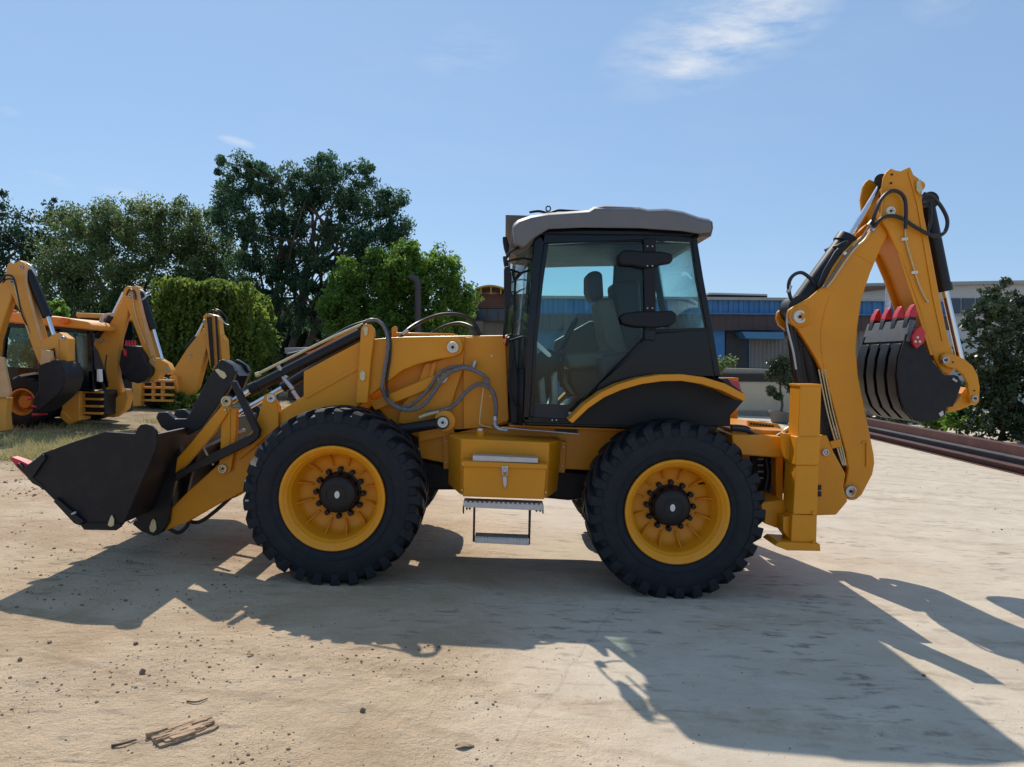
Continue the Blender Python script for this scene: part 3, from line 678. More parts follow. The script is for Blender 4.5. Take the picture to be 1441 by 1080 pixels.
def fill_wheel(w):
    if not proto:
        t = O('tyre', tyre_sh, RUB, w, smooth=28); proto['tyre'] = [t]
        rm = O('rim', sh_lathe(rim_prof + [], 80), YELW, w, smooth=50); proto['rim'] = [rm]
        hub = [(.001, -.066), (.055, -.066), (.056, -.062), (.070, -.062), (.071, -.066), (.108, -.064), (.122, -.056), (.127, -.043), (.128, .022), (.14, .027), (.142, .037)]
        proto['hub'] = [O('hub', sh_lathe(hub, 40), BLK, w, smooth=45)]
        proto['hub'].append(O('hub_badge', sh_lathe([(.0005, -.070), (.021, -.070), (.022, -.064)], 20), WHT, w)); proto['hub'][-1].scale = (.8, 1, 1.15)
        nuts = []
        for i in range(12):
            a = 2 * math.pi * i / 12
            nuts.append(O('wheel_nut', sh_lathe([(.0005, -.006), (.014, -.006), (.018, -.001), (.0185, .036)], 10, (.158 * math.cos(a), 0, .158 * math.sin(a))), BLK, w, smooth=50))
        proto['nuts'] = nuts
        ribs = []
        for i in range(12):
            a = 2 * math.pi * (i + .5) / 12
            e, tn = Vector((math.cos(a), 0, math.sin(a))), Vector((-math.sin(a), 0, math.cos(a)))
            secs = []
            for s in (-.006, .006):
                secs.append([tuple(e * r + Vector((0, y, 0)) + tn * s) for r, y in ((.178, .040), (.184, .018), (.240, -.022), (.2765, -.085), (.2775, .02))])
            ribs.append(O('rim_rib', sh_loft(secs), YELW, w, .002))
        proto['ribs'] = ribs
        vs = O('valve_stem', sh_cyl((.19, .036, .15), (.215, -.05, .17), .006, .005, 8), BLK, w); proto['v'] = [vs]
    else:
        for lst in proto.values():
            for o in lst:
                c = o.copy(); C.objects.link(c); c.parent = w
Xf, Xr = P(467, 699, 0).x, P(954, 719, 0).x
for x, y, rz, sp in ((Xf, HW + .005, 0, 0.1), (Xr, HW + .005, 0, 0.33), (Xf, 2 * YC - HW, math.pi, 0.2), (Xr, 2 * YC - HW, math.pi, .5)):
    fill_wheel(make_wheel('wheel', (x, y, .564), rz, sp))
# axles
for x, nm in ((Xf, 'front_axle'), (Xr, 'rear_axle')):
    O(nm, join(sh_cyl((x, .30, .58), (x, 1.70, .58), .11), sh_cyl((x, .8, .58), (x, 1.2, .58), .24, seg=28)), BLKM, BH, .01)

# ---- chassis
plate('chassis_frame', [(588, 604), (590, 645), (640, 655), (830, 662), (1000, 668), (1085, 655), (1112, 640), (1112, 606), (1060, 604), (900, 606), (720, 600)], .62, 1.38, YEL, BH, .01)
plate('engine_sump', [(560, 640), (640, 655), (800, 662), (850, 668), (845, 700), (800, 705), (650, 690), (590, 690), (560, 680)], .72, 1.28, BLKM, BH, .02)
rod('drive_shaft', (600, 668), (860, 690), .95, 9, BLK, BH)
plate('frame_rail', [(716, 598), (880, 604), (880, 607), (716, 601)], .50, .62, YEL, BH, .003)
rod('steel_pipe', (705, 602), (815, 611), .42, 1.2, GALV, BH, seg=10)
plate('rail_slot', [(782, 603), (813, 604), (813, 611), (782, 610)], .585, .622, BLK, BH, .002)
# ---- hood and loader tower
plate('hood', [(534, 488), (545, 478), (560, 474), (712, 472), (716, 470), (718, 596), (700, 600), (640, 612), (590, 618), (545, 590), (520, 560)], .62, 1.38, YEL, BH, .02)
plate('hood_lid', [(556, 468), (640, 469.5), (641, 473), (556, 474)], .66, 1.34, YEL, BH, .008)
plate('tower_plate', [(645, 474), (655, 474), (651, 520), (632, 580), (640, 612), (590, 622), (588, 600), (560, 596), (566, 570), (586, 545), (598, 512), (616, 508), (640, 500)], .565, .612, YEL, BH, .005)
plate('tower_gusset', [(608, 511), (615, 508), (606, 545), (600, 545)], .545, .563, YEL, BH, .002)
plate('side_panel', [(652, 475), (711, 473), (716, 592), (690, 601), (652, 604)], .590, .618, YEL, BH, .004)
for x, y in ((692, 501), (690, 558)): bolt(BH, x, y, .588, .008, CAPW)
for i, (x, y, r_) in enumerate(((637, 489, 8.2), (622, 532, 7.6))): pin(BH, x, y, .43 if i == 0 else .52, r_)
O('lift_pin_boss', sh_cyl(P(626, 593, .47), P(626, 593, .66), .075, seg=32), YEL, BH, .006)
pin(BH, 623, 595, .40, 7.5)
def cylinder(name, a, b, c, Y, rb, rr, parent=BH, m=BLK):
    """hydraulic ram: barrel a-b, chromed rod b-c; radii in photo pixels"""
    o = rod(name, a, b, Y, rb, m, parent)
    d = (P(*b, Y) - P(*a, Y)).normalized(); e = P(*b, Y); k = (Y - CAM_Y) / F
    O('gland', sh_cyl(e - d * .05, e + d * .012, rb * 1.15 * k, seg=20), m, o)
    O('piston_rod', sh_cyl(e - d * .02, P(*c, Y), rr * k, seg=16), CHR, o)
    s = P(*a, Y); O('end_eye', sh_cyl(s - Vector((0, rb * k * 1.1, 0)), s + Vector((0, rb * k * 1.1, 0)), rb * k * 1.25, seg=20), m, o)
    return o
cylinder('lift_cylinder', (623, 595), (520, 612), (440, 650), .46, 7.5, 4.5)
# ---- near and far lift arm
ARM = [(228, 749), (233, 724), (262, 694), (300, 660), (330, 630), (360, 602), (395, 578), (427, 558), (427, 523), (470, 500), (508, 480), (530, 477), (556, 475), (600, 474), (640, 474), (649, 479), (652, 488), (649, 497), (640, 502), (612, 507), (588, 513), (566, 522), (532, 548), (500, 575), (430, 625), (345, 690), (300, 714), (262, 736)]
plate('lift_arm', ARM, .46, .56, YEL, BH, .008)
q = sh_plate(ARM, .46, .56)
O('lift_arm', ([(x, 2 * YC - y, z) for x, y, z in q[0]], q[1]), YEL, BH, .008)
O('arm_cross_tube', sh_cyl(P(330, 655, .5), P(330, 655, .5) + Vector((0, 1.0, 0)), .08), YEL, BH)
plate('arm_rib', [(428, 556), (520, 505), (523, 510), (430, 562)], .452, .459, YEL, BH, .002)
plate('boom_lever', [(508, 462), (513, 456), (520, 456), (526, 463), (527, 470), (522, 505), (517, 568), (500, 568), (504, 520)], .40, .45, YEL, BH, .006)
plate('keeper_plate', [(511, 462), (514, 459), (518, 461), (517, 472), (513, 474)], .39, .398, BRASS, BH, .002)
plate('keeper_plate', [(506, 526), (510, 521), (514, 525), (514, 534), (510, 537), (506, 534)], .39, .398, BRASS, BH, .002)
plate('parallel_link', [(520, 566), (614, 527), (622, 523), (631, 530), (628, 539), (618, 542), (528, 578)], .525, .555, YEL, BH, .005)
# ---- tilt rams (near one, far one) with their pipes
cylinder('tilt_cylinder', (515, 466), (355, 548), (326, 565), .52, 8, 4)
cylinder('tilt_cylinder', (520, 470), (400, 545), (330, 585), 1.45, 6.5, 3.5)
hose('ram_pipe', [(362, 527), (400, 508), (470, 474), (512, 456)], .010, BRASS, BH, .44)
rod('ram_pipe_end', (360, 528), (366, 526), .44, 3.6, BRASS, BH, seg=10)
for a, b_ in (((391, 515), (404, 532)), ((412, 550), (420, 562)), ((396, 528), (412, 548))): rod('ram_clip', a, b_, .50, 3, GALV, BH, seg=8)
hose('hydraulic_hose', [(405, 500), (440, 490), (490, 462), (520, 452)], .014, HOSE, BH, .60)
plate('hood_front_trim', [(425, 492), (470, 476), (500, 462), (500, 466), (430, 498)], .75, 1.3, YEL, BH, .004)
# ---- bell-crank and linkage
BELL = [(308, 508), (313, 506), (327, 515), (331, 524), (322, 548), (300, 580), (284, 602), (262, 614), (243, 612), (226, 601), (219, 588), (222, 581), (234, 580), (246, 590), (262, 590), (268, 580), (290, 537)]
plate('bell_crank', BELL, .50, .56, BLK, BH, .006)
plate('bell_crank', BELL, .78, .84, BLK, BH, .006, tr=.50)
O('bell_crank_tube', sh_cyl(P(300, 560, .56), P(300, 560, .56) + Vector((0, .22, 0)), .07), BLK, BH)
plate('bell_crank_top', [(308, 507), (325, 515), (337, 530), (331, 528), (320, 518), (306, 510)], .56, .78, BLK, BH, .004)
plate('keeper_plate', [(302, 521), (306, 519), (316, 524), (319, 530), (315, 534), (310, 531)], .488, .499, BRASS, BH, .002)
plate('lever_strap', [(312, 571), (319, 568), (324, 576), (300, 612), (262, 655), (246, 668), (249, 645), (270, 622)], .40, .44, YEL, BH, .005)
plate('lever_strap', [(311, 576), (333, 575), (331, 628), (324, 664), (312, 668), (308, 655), (310, 628)], .42, .47, YEL, BH, .005)
plate('lever_rib', [(321, 577), (324, 577), (323, 640), (321, 640)], .412, .419, YEL, BH, .001)
pin(BH, 318, 565, .385, 7.5, m=BRASS); bolt(BH, 317, 577, .395, .012, BRASS)
pin(BH, 313, 660, .405, 6.5, m=BRASS)
plate('link_bar', [(323, 538), (331, 536), (343, 560), (366, 606), (364, 616), (352, 626), (300, 652), (262, 668), (246, 678), (246, 666), (290, 642), (352, 612), (356, 608), (340, 575)], .34, .385, BLK, BH, .006)
plate('arm_bracket', [(372, 556), (379, 553), (386, 556), (392, 578), (392, 600), (360, 628), (335, 648), (345, 628), (362, 590)], .43, .457, YEL, BH, .005)
pin(BH, 381, 561, .415, 5.8)
plate('arm_bracket', [(386, 560), (393, 572), (396, 590), (391, 598)], .58, .62, YEL, BH, .003)
hose('arm_hose', [(262, 733), (280, 735, .55), (300, 722, .6), (325, 700, .6)], .014, HOSE, BH, .55)
hose('arm_hose', [(235, 742), (250, 750), (262, 742), (268, 730)], .014, HOSE, BH, .5)
hose('arm_hose', [(285, 630), (300, 624), (330, 610), (345, 605)], .010, GALV, BH, .62)
hose('arm_hose', [(284, 626), (291, 640), (300, 655)], .009, GALV, BH, .60)
# ---- quick coupler
COUP = [(186, 738), (204, 704), (222, 655), (221, 616), (246, 616), (253, 626), (256, 650), (246, 680), (240, 705), (237, 735), (228, 750), (216, 755), (198, 748)]
for y in (.42, .68, 1.24, 1.50): plate('coupler_plate', COUP, y, y + .05, BLK, BH, .006, tr=.42)
O('coupler_cross_tube', sh_cyl(P(236, 630, .44), P(236, 630, .44) + Vector((0, 1.1, 0)), .055), BLK, BH)
O('coupler_cross_tube', sh_cyl(P(216, 738, .44), P(216, 738, .44) + Vector((0, 1.1, 0)), .055), BLK, BH)
plate('coupler_back', [(226, 640), (246, 640), (240, 735), (206, 735)], .52, 1.5, BLKM, BH, .01)
plate('keeper_plate', [(229, 623), (233, 621), (245, 624), (247, 630), (243, 632), (233, 628)], .408, .418, BRASS, BH, .002)
plate('keeper_plate', [(213, 733), (216, 730), (219, 735), (220, 745), (216, 750), (211, 748), (210, 742)], .408, .418, BRASS, BH, .002)
rod('coupler_lock_rod', (213, 668), (231, 645), .405, 2.2, GALV, BH, seg=10)
rod('coupler_lock_pin', (212, 685), (223, 692), .405, 2.0, GALV, BH, seg=10)
hose('coupler_lock_handle', [(180, 734), (184, 736), (188, 733), (194, 731)], .006, GALV, BH, .41)
# ---- loader bucket: side cheeks, bent shell, lip, teeth
BY0, BY1 = -.02, 2.02
CHEEK = [(35, 663), (38, 656), (60, 638), (104, 622), (148, 608), (190, 611), (193, 603), (198, 598), (206, 597), (214, 600), (220, 607), (221, 622), (219, 634), (204, 668), (178, 728), (172, 739), (163, 745), (119, 744), (112, 736), (76, 704)]
bk = plate('loader_bucket', CHEEK, BY0, BY0 + .025, BLKM, BH, .004)
plate('bucket_cheek', CHEEK, BY1 - .025, BY1, BLKM, bk, .004, tr=BY0)
def shell(name, path, th, y0, y1, m, parent, bev=.003):
    """a bent plate: open outline of photo pixels on the near face, given thickness, running across the machine"""
    p = [P(x, y, y0) for x, y in path]; p = [Vector((q.x, q.z)) for q in p]; n = len(p); off = []
    for i in range(n):
        d = (p[min(i + 1, n - 1)] - p[max(i - 1, 0)]).normalized(); off.append(p[i] + Vector((-d.y, d.x)) * th)
    return O(name, sh_prism([tuple(x) for x in p] + [tuple(x) for x in reversed(off)], y0, y1), m, parent, bev)
shell('bucket_shell', [(37, 665), (78, 703), (113, 735), (122, 741), (160, 742), (170, 736), (178, 722), (204, 662), (217, 630), (218, 612)], .025, BY0 + .026, BY1 - .026, BLKM, bk)
shell('cutting_edge', [(22, 655), (42, 674), (60, 690)], .02, BY0 - .005, BY1 + .005, BLK, bk)
plate('side_cutter', [(33, 658), (60, 640), (64, 645), (46, 672), (40, 672)], BY0 - .02, BY0 - .001, BLK, bk, .003)
plate('wear_plate', [(75, 706), (79, 701), (118, 734), (112, 740), (104, 737)], BY0 - .025, BY0 - .001, BLK, bk, .003)
plate('heel_guard', [(112, 738), (120, 736), (168, 737), (172, 741), (163, 747), (118, 746)], BY0 - .012, BY0 - .001, BLKM, bk, .003)
plate('keeper_plate', [(155, 728), (157, 725), (160, 731), (160, 740), (155, 742), (151, 739)], BY0 - .016, BY0 - .004, BRASS, bk, .002)
rod('wear_bolt', (101, 724), (107, 721), BY0 - .03, 1.6, GALV, bk, seg=8)
for i in range(5):
    y = BY0 + .02 + i * .43
    sx, sz = P(18, 650, BY0), P(46, 673, BY0)
    secs = []
    a, b_ = P(12, 643, BY0), P(38, 658, BY0); d = b_ - a; nrm = Vector((-d.z, 0, d.x)).normalized()
    for t, h, w_ in ((0, .008, .03), (.45, .024, .036), (1.0, .036, .042)):
        c = a + d * t - nrm * (.014 + .010 * t); secs.append([(c.x + nrm.x * s * h, y + .04 + e * w_, c.z + nrm.z * s * h) for s, e in ((-1, -1), (1, -1), (1, 1), (-1, 1))])
    tth = O('bucket_tooth', sh_loft(secs), RED, bk, .004)
    c0 = Vector((b_.x, y, b_.z)) - nrm * .03
    secs = [[tuple(Vector((c.x, 0, c.z)) + nrm * (s * h) + Vector((0, y + .04 + e * .034, 0))) for s, e in ((-1, -1), (1, -1), (1, 1), (-1, 1))] for c, h in ((a + d * .75 - nrm * .03, .02), (a + d * 1.5 - nrm * .055, .03), (a + d * 2.2 - nrm * .07, .008))]
    O('tooth_adapter', sh_loft(secs), BLK, tth, .003)

# ---- fuel tank, tool box, steps
T0, T1 = .22, .60
xz = lambda pts, Y: [(P(x, y, Y).x, P(x, y, Y).z) for x, y in pts]
fr = [P(649, 618, T0), P(773, 623, T0), P(770, 701, T0), P(648, 697, T0)]
bkk = [P(632, 612, T1 - .2), P(790, 620, T1 - .2), P(784, 691, T1 - .2), P(631, 682, T1 - .2)]
bk2 = [v + Vector((0, .2, 0)) for v in bkk]
O('fuel_tank', sh_loft([fr, bkk, bk2]), YEL, BH, .008)
O('tank_filler', sh_cyl(P(676, 616, .42), P(676, 606, .42), .028, seg=20), YEL, BH, .004)
cap = O('filler_cap', sh_lathe([(.0005, 0), (.014, 0), (.018, .004), (.019, .018)], 16), WHT, BH)
cap.rotation_euler = (R(-90), 0, 0); pc = P(676, 603, .42); cap.location = pc - Vector((0, 0, .002))
for pts in ([(623, 612), (632, 612), (632, 661), (624, 660)], [(788, 621), (797, 622), (795, 666), (786, 665)]):
    br = plate('tank_bracket', pts, .575, .617, YEL, BH, .004)
    for x, y in ((pts[0][0] + 5, pts[0][1] + 8), (pts[2][0] - 4, pts[2][1] - 10)): bolt(br, x, y, .572, .007)
tb = plate('tool_box', [(652, 653), (769, 657), (766, 703), (651, 699)], .10, .219, YEL, BH, .006)
plate('tool_box_lid', [(650, 649), (771, 654), (770, 661), (650, 657)], .085, .2165, YEL, tb, .005)
plate('tread_plate', [(665, 641), (757, 645), (757, 652), (665, 649)], .105, .215, GALV, tb, .002)
lt = plate('latch_plate', [(706, 656), (715, 656), (715, 665), (706, 665)], .078, .084, GALV, tb, .002)
O('latch_ring', sh_tube([P(x, y, .074) for x, y in ((710, 658), (707, 665), (710, 671), (714, 665), (710, 658))], .0035, 6), GALV, tb)
plate('latch_hook', [(707, 671), (713, 671), (713, 682), (711, 688), (708, 682)], .088, .098, GALV, tb, .002)
for x, y in ((650, 690), (768, 693), (651, 653)): bolt(tb, x, y, .09, .007, BRASS)
def step_shape(name, pts, y0, y1):
    s = plate(name, pts, y0, y1, GALV, BH, .002)
    a, b_ = P(*pts[0], y0), P(*pts[1], y0)
    n = 17
    for i in range(n):     # the row of punched teeth along the front edge
        q = a.lerp(b_, (i + .5) / n)
        O('step_tooth', sh_box(q.x - .008, q.x + .008, y0 + .004, y0 + .014, q.z - .002, q.z + .008), GALV, s, 0, smooth=0)
    return s
step_shape('upper_step', [(652, 707), (765, 711), (764, 719), (652, 714)], .06, .21)
step_shape('lower_step', [(668, 757), (745, 760), (744, 768), (668, 764)], .05, .20)
for pts in ([(666, 714), (669, 714), (668, 763), (665, 763)], [(744, 717), (747.5, 717), (746, 767), (743, 767)]):
    plate('step_hanger', pts, .085, .10, BLK, BH, .002)
for x in (652, 764): plate('step_bracket', [(x - 1, 712), (x + 1, 712), (x + 1, 724), (x - 1, 722)], .07, .10, BLK, BH, 0)
for x, y in ((657, 716), (661, 716), (755, 719), (760, 719)): bolt(BH, x, y, .09, .008, BLK)

# ---- hoses along the hood
hose('loader_hose', [(536, 543, .50), (546, 563), (560, 574), (578, 577), (596, 570), (612, 550), (622, 534), (634, 524), (652, 518), (668, 522), (683, 530)], .016, SLEEVE, BH, .47)
hose('loader_hose', [(540, 556, .50), (552, 569), (572, 573), (592, 560), (606, 544), (616, 528), (630, 519), (655, 516), (676, 526)], .012, SLEEVE, BH, .50)
hose('loader_hose', [(600, 582), (622, 578), (640, 570), (655, 553), (670, 542), (684, 543), (694, 553), (698, 572), (697, 588)], .015, SLEEVE, BH, .50)
hose('loader_hose', [(697, 586, .50), (697, 598, .48), (703, 604, .46), (715, 606, .44)], .014, GALV, BH)
hose('loader_hose', [(590, 588), (604, 583), (618, 580)], .013, BRASS, BH, .48)
hose('loader_hose', [(515, 452), (530, 451), (541, 462), (546, 485), (541, 520), (537, 548)], .012, SLEEVE, BH, .41)
hose('loader_hose', [(508, 459), (522, 450), (538, 455), (548, 472), (549, 500), (544, 535), (546, 560)], .010, HOSE, BH, .44)
hose('loader_hose', [(560, 478, .55), (573, 465, .60), (590, 454), (615, 444), (640, 442), (660, 448), (673, 465), (677, 485), (672, 505), (666, 517, .55)], .013, HOSE, BH, .70)
hose('loader_hose', [(600, 474, .9), (622, 461, .85), (645, 455, .8), (663, 460, .7), (673, 470, .66)], .012, HOSE, BH)
hose('sensor_wire', [(681, 540), (678, 565), (675, 592), (678, 599), (700, 603)], .005, BRASS, BH, .52)
rod('hose_fitting', (566, 472), (574, 465), .575, 3, GALV, BH, seg=10)
rod('hose_fitting', (669, 508), (665, 520), .54, 3, GALV, BH, seg=10)
rod('hose_fitting', (696, 586), (697, 592), .48, 4, GALV, BH, seg=10)
plate('hose_clip', [(682, 528), (689, 534), (688, 546), (681, 544)], .50, .55, SLEEVE, BH, .004)
ts = O('turn_signal', sh_cyl(P(716, 481, .30), P(712, 480, .30), .038, .03, 20), PLAST, BH, .006)
O('signal_lens', sh_cyl(P(712, 480, .30), P(708.5, 479.5, .30), .036, .024, 20), ORL, ts, .006)
hose('signal_arm', [(716, 480, .32), (726, 477, .36), (735, 474, .38)], .008, PLAST, BH)
plate('tower_cap', [(551, 462), (556, 459), (558, 473), (551, 475)], .7, .8, YEL, BH, .004)
# ---- cab
K0, K1 = .32, 1.68
def both(name, pts, t, m, parent=BH, bevel=.006, y=K0):
    """the same member on the near and on the far cab side"""
    o = plate(name, pts, y, y + t, m, parent, bevel)
    v, f = sh_plate(pts, y, y + t)
    O(name, ([(a, 2 * YC - b, c) for a, b, c in v], f), m, parent, bevel)
    return o
both('front_pillar', [(752, 330), (768, 330), (762, 372), (752, 480), (745, 592), (736, 592), (741, 480), (748, 380)], .07, GBLK)
both('roof_rail', [(753, 322), (974, 326), (978, 341), (900, 338), (765, 343)], .07, GBLK)
both('rear_pillar', [(972, 326), (980, 330), (990, 392), (1003, 462), (1014, 530), (1005, 530), (995, 464), (981, 392)], .07, GBLK)
both('door_sill', [(736, 586), (802, 590), (802, 597), (738, 595)], .07, GBLK)
both('middle_pillar', [(907, 336), (922, 336), (922, 470), (907, 470)], .06, GBLK)
dg = plate('door_glass', [(766, 342), (908, 337), (908, 470), (880, 502), (842, 540), (800, 590), (746, 588), (753, 480), (762, 385)], K0 + .012, K0 + .017, GLS, BH, 0)
plate('door_lower_trim', [(747, 568), (800, 570), (800, 592), (746, 588)], K0 + .006, K0 + .011, INT, BH, .001)
v, f = sh_plate([(766, 342), (908, 337), (908, 470), (880, 502), (842, 540), (800, 590), (746, 588), (753, 480), (762, 385)], K0 + .012, K0 + .017)
O('door_glass', ([(a, 2 * YC - b, c) for a, b, c in v], f), GLS, BH)
both('quarter_glass', [(921, 338), (976, 339), (985, 395), (997, 463), (921, 466)], .005, GLS, y=K0 + .012, bevel=0)
both('rear_lower_panel', [(842, 541), (880, 503), (910, 470), (998, 463), (1003, 470), (1013, 531), (975, 530), (925, 529), (870, 538), (835, 560)], .02, GBLK, y=K0 + .004)
plate('belt_seam', [(921, 464), (998, 461), (999, 465), (921, 469)], K0 - .004, K0 + .003, PLAST, BH, .001)
hose('door_seal', [(766, 343), (836, 340), (903, 339), (908, 345), (908, 465), (893, 488), (850, 532), (815, 570), (798, 592), (770, 591), (747, 588), (751, 500), (756, 430), (766, 343)], .006, PLAST, BH, K0 + .004, seg=6)
plate('door_frame', [(766, 343), (772, 343), (764, 400), (756, 480), (751, 586), (746, 586), (752, 470), (760, 385)], K0 - .006, K0 + .008, GBLK, BH, .002)
plate('door_edge_strip', [(842, 541), (848, 537), (905, 482), (920, 474), (922, 480), (902, 490)], K0 - .004, K0 + .004, GBLK, BH, .001)
# hinges
for pts in ([(870, 360), (876, 353), (890, 352), (905, 354), (930, 354), (945, 357), (948, 364), (944, 371), (925, 374), (908, 378), (893, 374), (876, 373), (871, 368)],
            [(873, 446), (880, 440), (905, 438), (930, 438), (946, 437), (953, 443), (952, 453), (944, 459), (920, 462), (890, 460), (876, 456)]):
    h = plate('door_hinge', pts, K0 - .05, K0 - .002, PLAST, BH, .012)
plate('hinge_post', [(906, 336), (923, 336), (923, 478), (920, 480), (908, 478)], K0 - .022, K0 - .001, PLAST, BH, .004)
for x, y in ((911, 347), (918, 347), (911, 374.5), (918, 374.5), (911, 434), (918, 434), (912, 461), (919, 461)): bolt(BH, x, y, K0 - .024 if y in (347, 434, 461) else K0 - .054, .006)
plate('door_vent', [(908, 465), (923, 465), (922, 479), (908, 478)], K0 - .03, K0 - .023, GBLK, BH, .002)
plate('door_handle', [(751, 482), (756, 480), (775, 498), (776, 502), (772, 503), (753, 487)], K0 + .05, K0 + .075, WHT, BH, .004)
for x in (777, 783): bolt(BH, x, 591.5, K0 - .002, .005, WHT)
# windscreen: bowed forward between the front pillars
def bowed(name, near, y0, y1, bow, m, t=.006):
    n = 10; v, f = [], []
    pp = [P(x, y, K0) for x, y in near]; k = len(pp)
    for j in range(n + 1):
        u = j / n; y = y0 + (y1 - y0) * u; s = 1 - (2 * u - 1) ** 2
        for p in pp: v.append((p.x + bow * s, y, p.z))
    for j in range(n):
        for i in range(k - 1): f.append((j * k + i, j * k + i + 1, (j + 1) * k + i + 1, (j + 1) * k + i))
    o = O(name, (v, f), m, BH); sm = o.modifiers.new('thickness', 'SOLIDIFY'); sm.thickness = t; return o
bowed('windscreen', [(753, 336), (748, 400), (741, 480), (737, 592)], K0 + .03, K1 - .03, -.16, GLSC)
bowed('rear_window', [(977, 332), (988, 395), (1001, 466)], K0 + .03, K1 - .03, .06, GLS)
bowed('rear_wall', [(1001, 466), (1013, 531), (1015, 600)], K0 + .03, K1 - .03, .06, GBLK)
bowed('front_cowl', [(737, 520), (736, 560), (735, 600)], K0 + .03, K1 - .03, -.155, PLAST)
plate('cab_front_post', [(716, 470), (722, 470), (733, 560), (738, 596), (719, 596), (717, 560)], .44, .60, PLAST, BH, .006)
hose('cab_drain', [(722, 500), (716, 540), (722, 565), (737, 580)], .008, PLAST, BH, .40)
# roof: stacked slightly domed shells
def roof_shape(outline, y0, y1, crown, inset):
    p = [P(x, y, K0 - .06) for x, y in outline]; n = len(p)
    cx = sum(q.x for q in p) / n; secs = []
    zmin = min(q.z for q in p)
    for y, s in ((y0, 0.0), (y0 + .05, .75), (y0 + .16, 1.0), ((y0 + y1) / 2, 1.15), (y1 - .16, 1.0), (y1 - .05, .75), (y1, 0.0)):
        sec = []
        for q in p:
            top = max(0, (q.z - zmin)); sec.append((cx + (q.x - cx) * (1 - inset * (1 - min(1, s))), y, q.z + crown * s * (1 if top > .08 else 0)))
        secs.append(sec)
    return sh_loft(secs)
RF = [(720, 322), (728, 315), (745, 309), (770, 305), (828, 301), (836, 296), (900, 297), (912, 300), (938, 299), (962, 303), (985, 311), (1001, 314), (1002, 329), (985, 332), (960, 328), (900, 324), (820, 323), (770, 325), (750, 336), (735, 350), (722, 345)]
rf = O('cab_roof', roof_shape(RF, K0 - .10, 2 * YC - K0 + .10, .035, .02), GREY, BH, .014, seg=3, smooth=55)
O('roof_hump', roof_shape([(829, 301), (836, 293), (850, 291.5), (893, 293.5), (903, 299), (905, 308), (835, 308)], K0 - .08, 2 * YC - K0 + .08, .02, .05), GREY, rf, .01, seg=3)
O('roof_hump', roof_shape([(918, 303), (926, 298), (945, 297.5), (962, 302), (975, 309), (972, 313), (920, 310)], K0 - .085, 2 * YC - K0 + .085, .02, .05), GREY, rf, .01, seg=3)
plate('roof_rear_lip', [(984, 312), (1003, 311), (1004, 321), (1001, 333), (984, 333)], K0 - .02, K1 + .02, GREYD, rf, .008)
plate('front_visor', [(711, 302), (735, 303), (765, 304), (745, 311), (728, 317), (722, 326), (716, 318)], K0 + .10, K1 - .10, GREYD, rf, .008)
plate('visor_underside', [(722, 322), (736, 318), (762, 322), (752, 338), (742, 352), (728, 362), (716, 352)], K0 + .0, K1, GREYD, rf, .01)
plate('work_light', [(707, 333), (713, 333), (719, 352), (714, 360), (709, 345)], K0 + .10, K0 + .30, PLAST, rf, .008)
plate('work_light', [(707, 333), (713, 333), (719, 352), (714, 360), (709, 345)], K1 - .30, K1 - .10, PLAST, rf, .008, tr=K0 + .1)
O('lifting_eye', sh_tube([P(771.5 + 3.2 * math.sin(a), 294 - 3.6 * math.cos(a), .6) for a in np.linspace(0, 2 * math.pi, 11)], .005, 6), BLK, rf)
hose('roof_antenna', [(745, 299), (758, 297.5), (772, 300), (785, 296.5), (800, 297), (826, 298.5)], .009, PLAST, rf, .55)
plate('under_roof_seal', [(757, 322), (975, 325), (976, 331), (756, 329)], K0 - .03, K1 + .03, GBLK, rf, .004)
# mirrors and their bows, near and far
for sgn in (1, -1):
    Y = (lambda y: y) if sgn == 1 else (lambda y: 2 * YC - y)
    mv = sh_plate([(709, 378), (713, 374), (718, 376), (720, 390), (719, 425), (715, 436), (710, 434), (709, 405)], .12, .30)
    mr = O('wing_mirror', ([(a, Y(b), c) for a, b, c in mv[0]], mv[1]), PLAST, BH, .012, seg=3)
    for pts in ([(711, 374, .22), (713, 362, .22), (722, 352, .25), (740, 346, .33), (748, 345, .36)], [(711, 372, .22), (714, 368, .23), (735, 364, .33), (748, 366, .36)],
                [(719, 380, .2), (728, 383, .28), (734, 386, .33)], [(724, 440, .34), (725, 400, .32), (728, 388, .3), (738, 383, .33), (745, 381, .36)],
                [(713, 434, .22), (710, 460, .24), (709, 476, .28)], [(722, 381, .24), (724, 394, .28), (732, 387, .3)]):
        O('mirror_bow', sh_tube([(q.x, Y(q.y), q.z) for q in (P(*p) for p in pts)], .008, 8), PLAST, mr)
hose('wiper_arm', [(735, 590, .9), (722, 520, .9), (722, 440, .95)], .008, PLAST, BH)
# interior
plate('headliner', [(768, 337), (974, 337), (976, 343), (768, 346)], K0 + .08, K1 - .08, PLAST, BH, .01)
plate('added_dark_panel', [(866, 352), (884, 350), (912, 352), (912, 480), (860, 480), (862, 430)], K1 - .16, K1 - .09, PLAST, BH, .01)  # black panel added to darken the bright view through the far glass
plate('seat_frame', [(864, 396), (900, 392), (905, 470), (880, 500), (868, 440)], .80, 1.20, PLAST, BH, .03)
plate('cab_floor', [(742, 590), (1010, 600), (1010, 606), (742, 598)], K0 + .03, K1 - .03, INT, BH, .004)
plate('seat_base', [(800, 520), (880, 516), (890, 545), (860, 560), (812, 560), (800, 540)], .72, 1.25, INT, BH, .03)
plate('seat_cushion', [(792, 498), (870, 494), (880, 515), (800, 522)], .72, 1.25, TAN, BH, .03, seg=3)
plate('seat_back', [(842, 420), (862, 418), (885, 500), (866, 508), (850, 480)], .74, 1.23, TAN, BH, .03, seg=3)
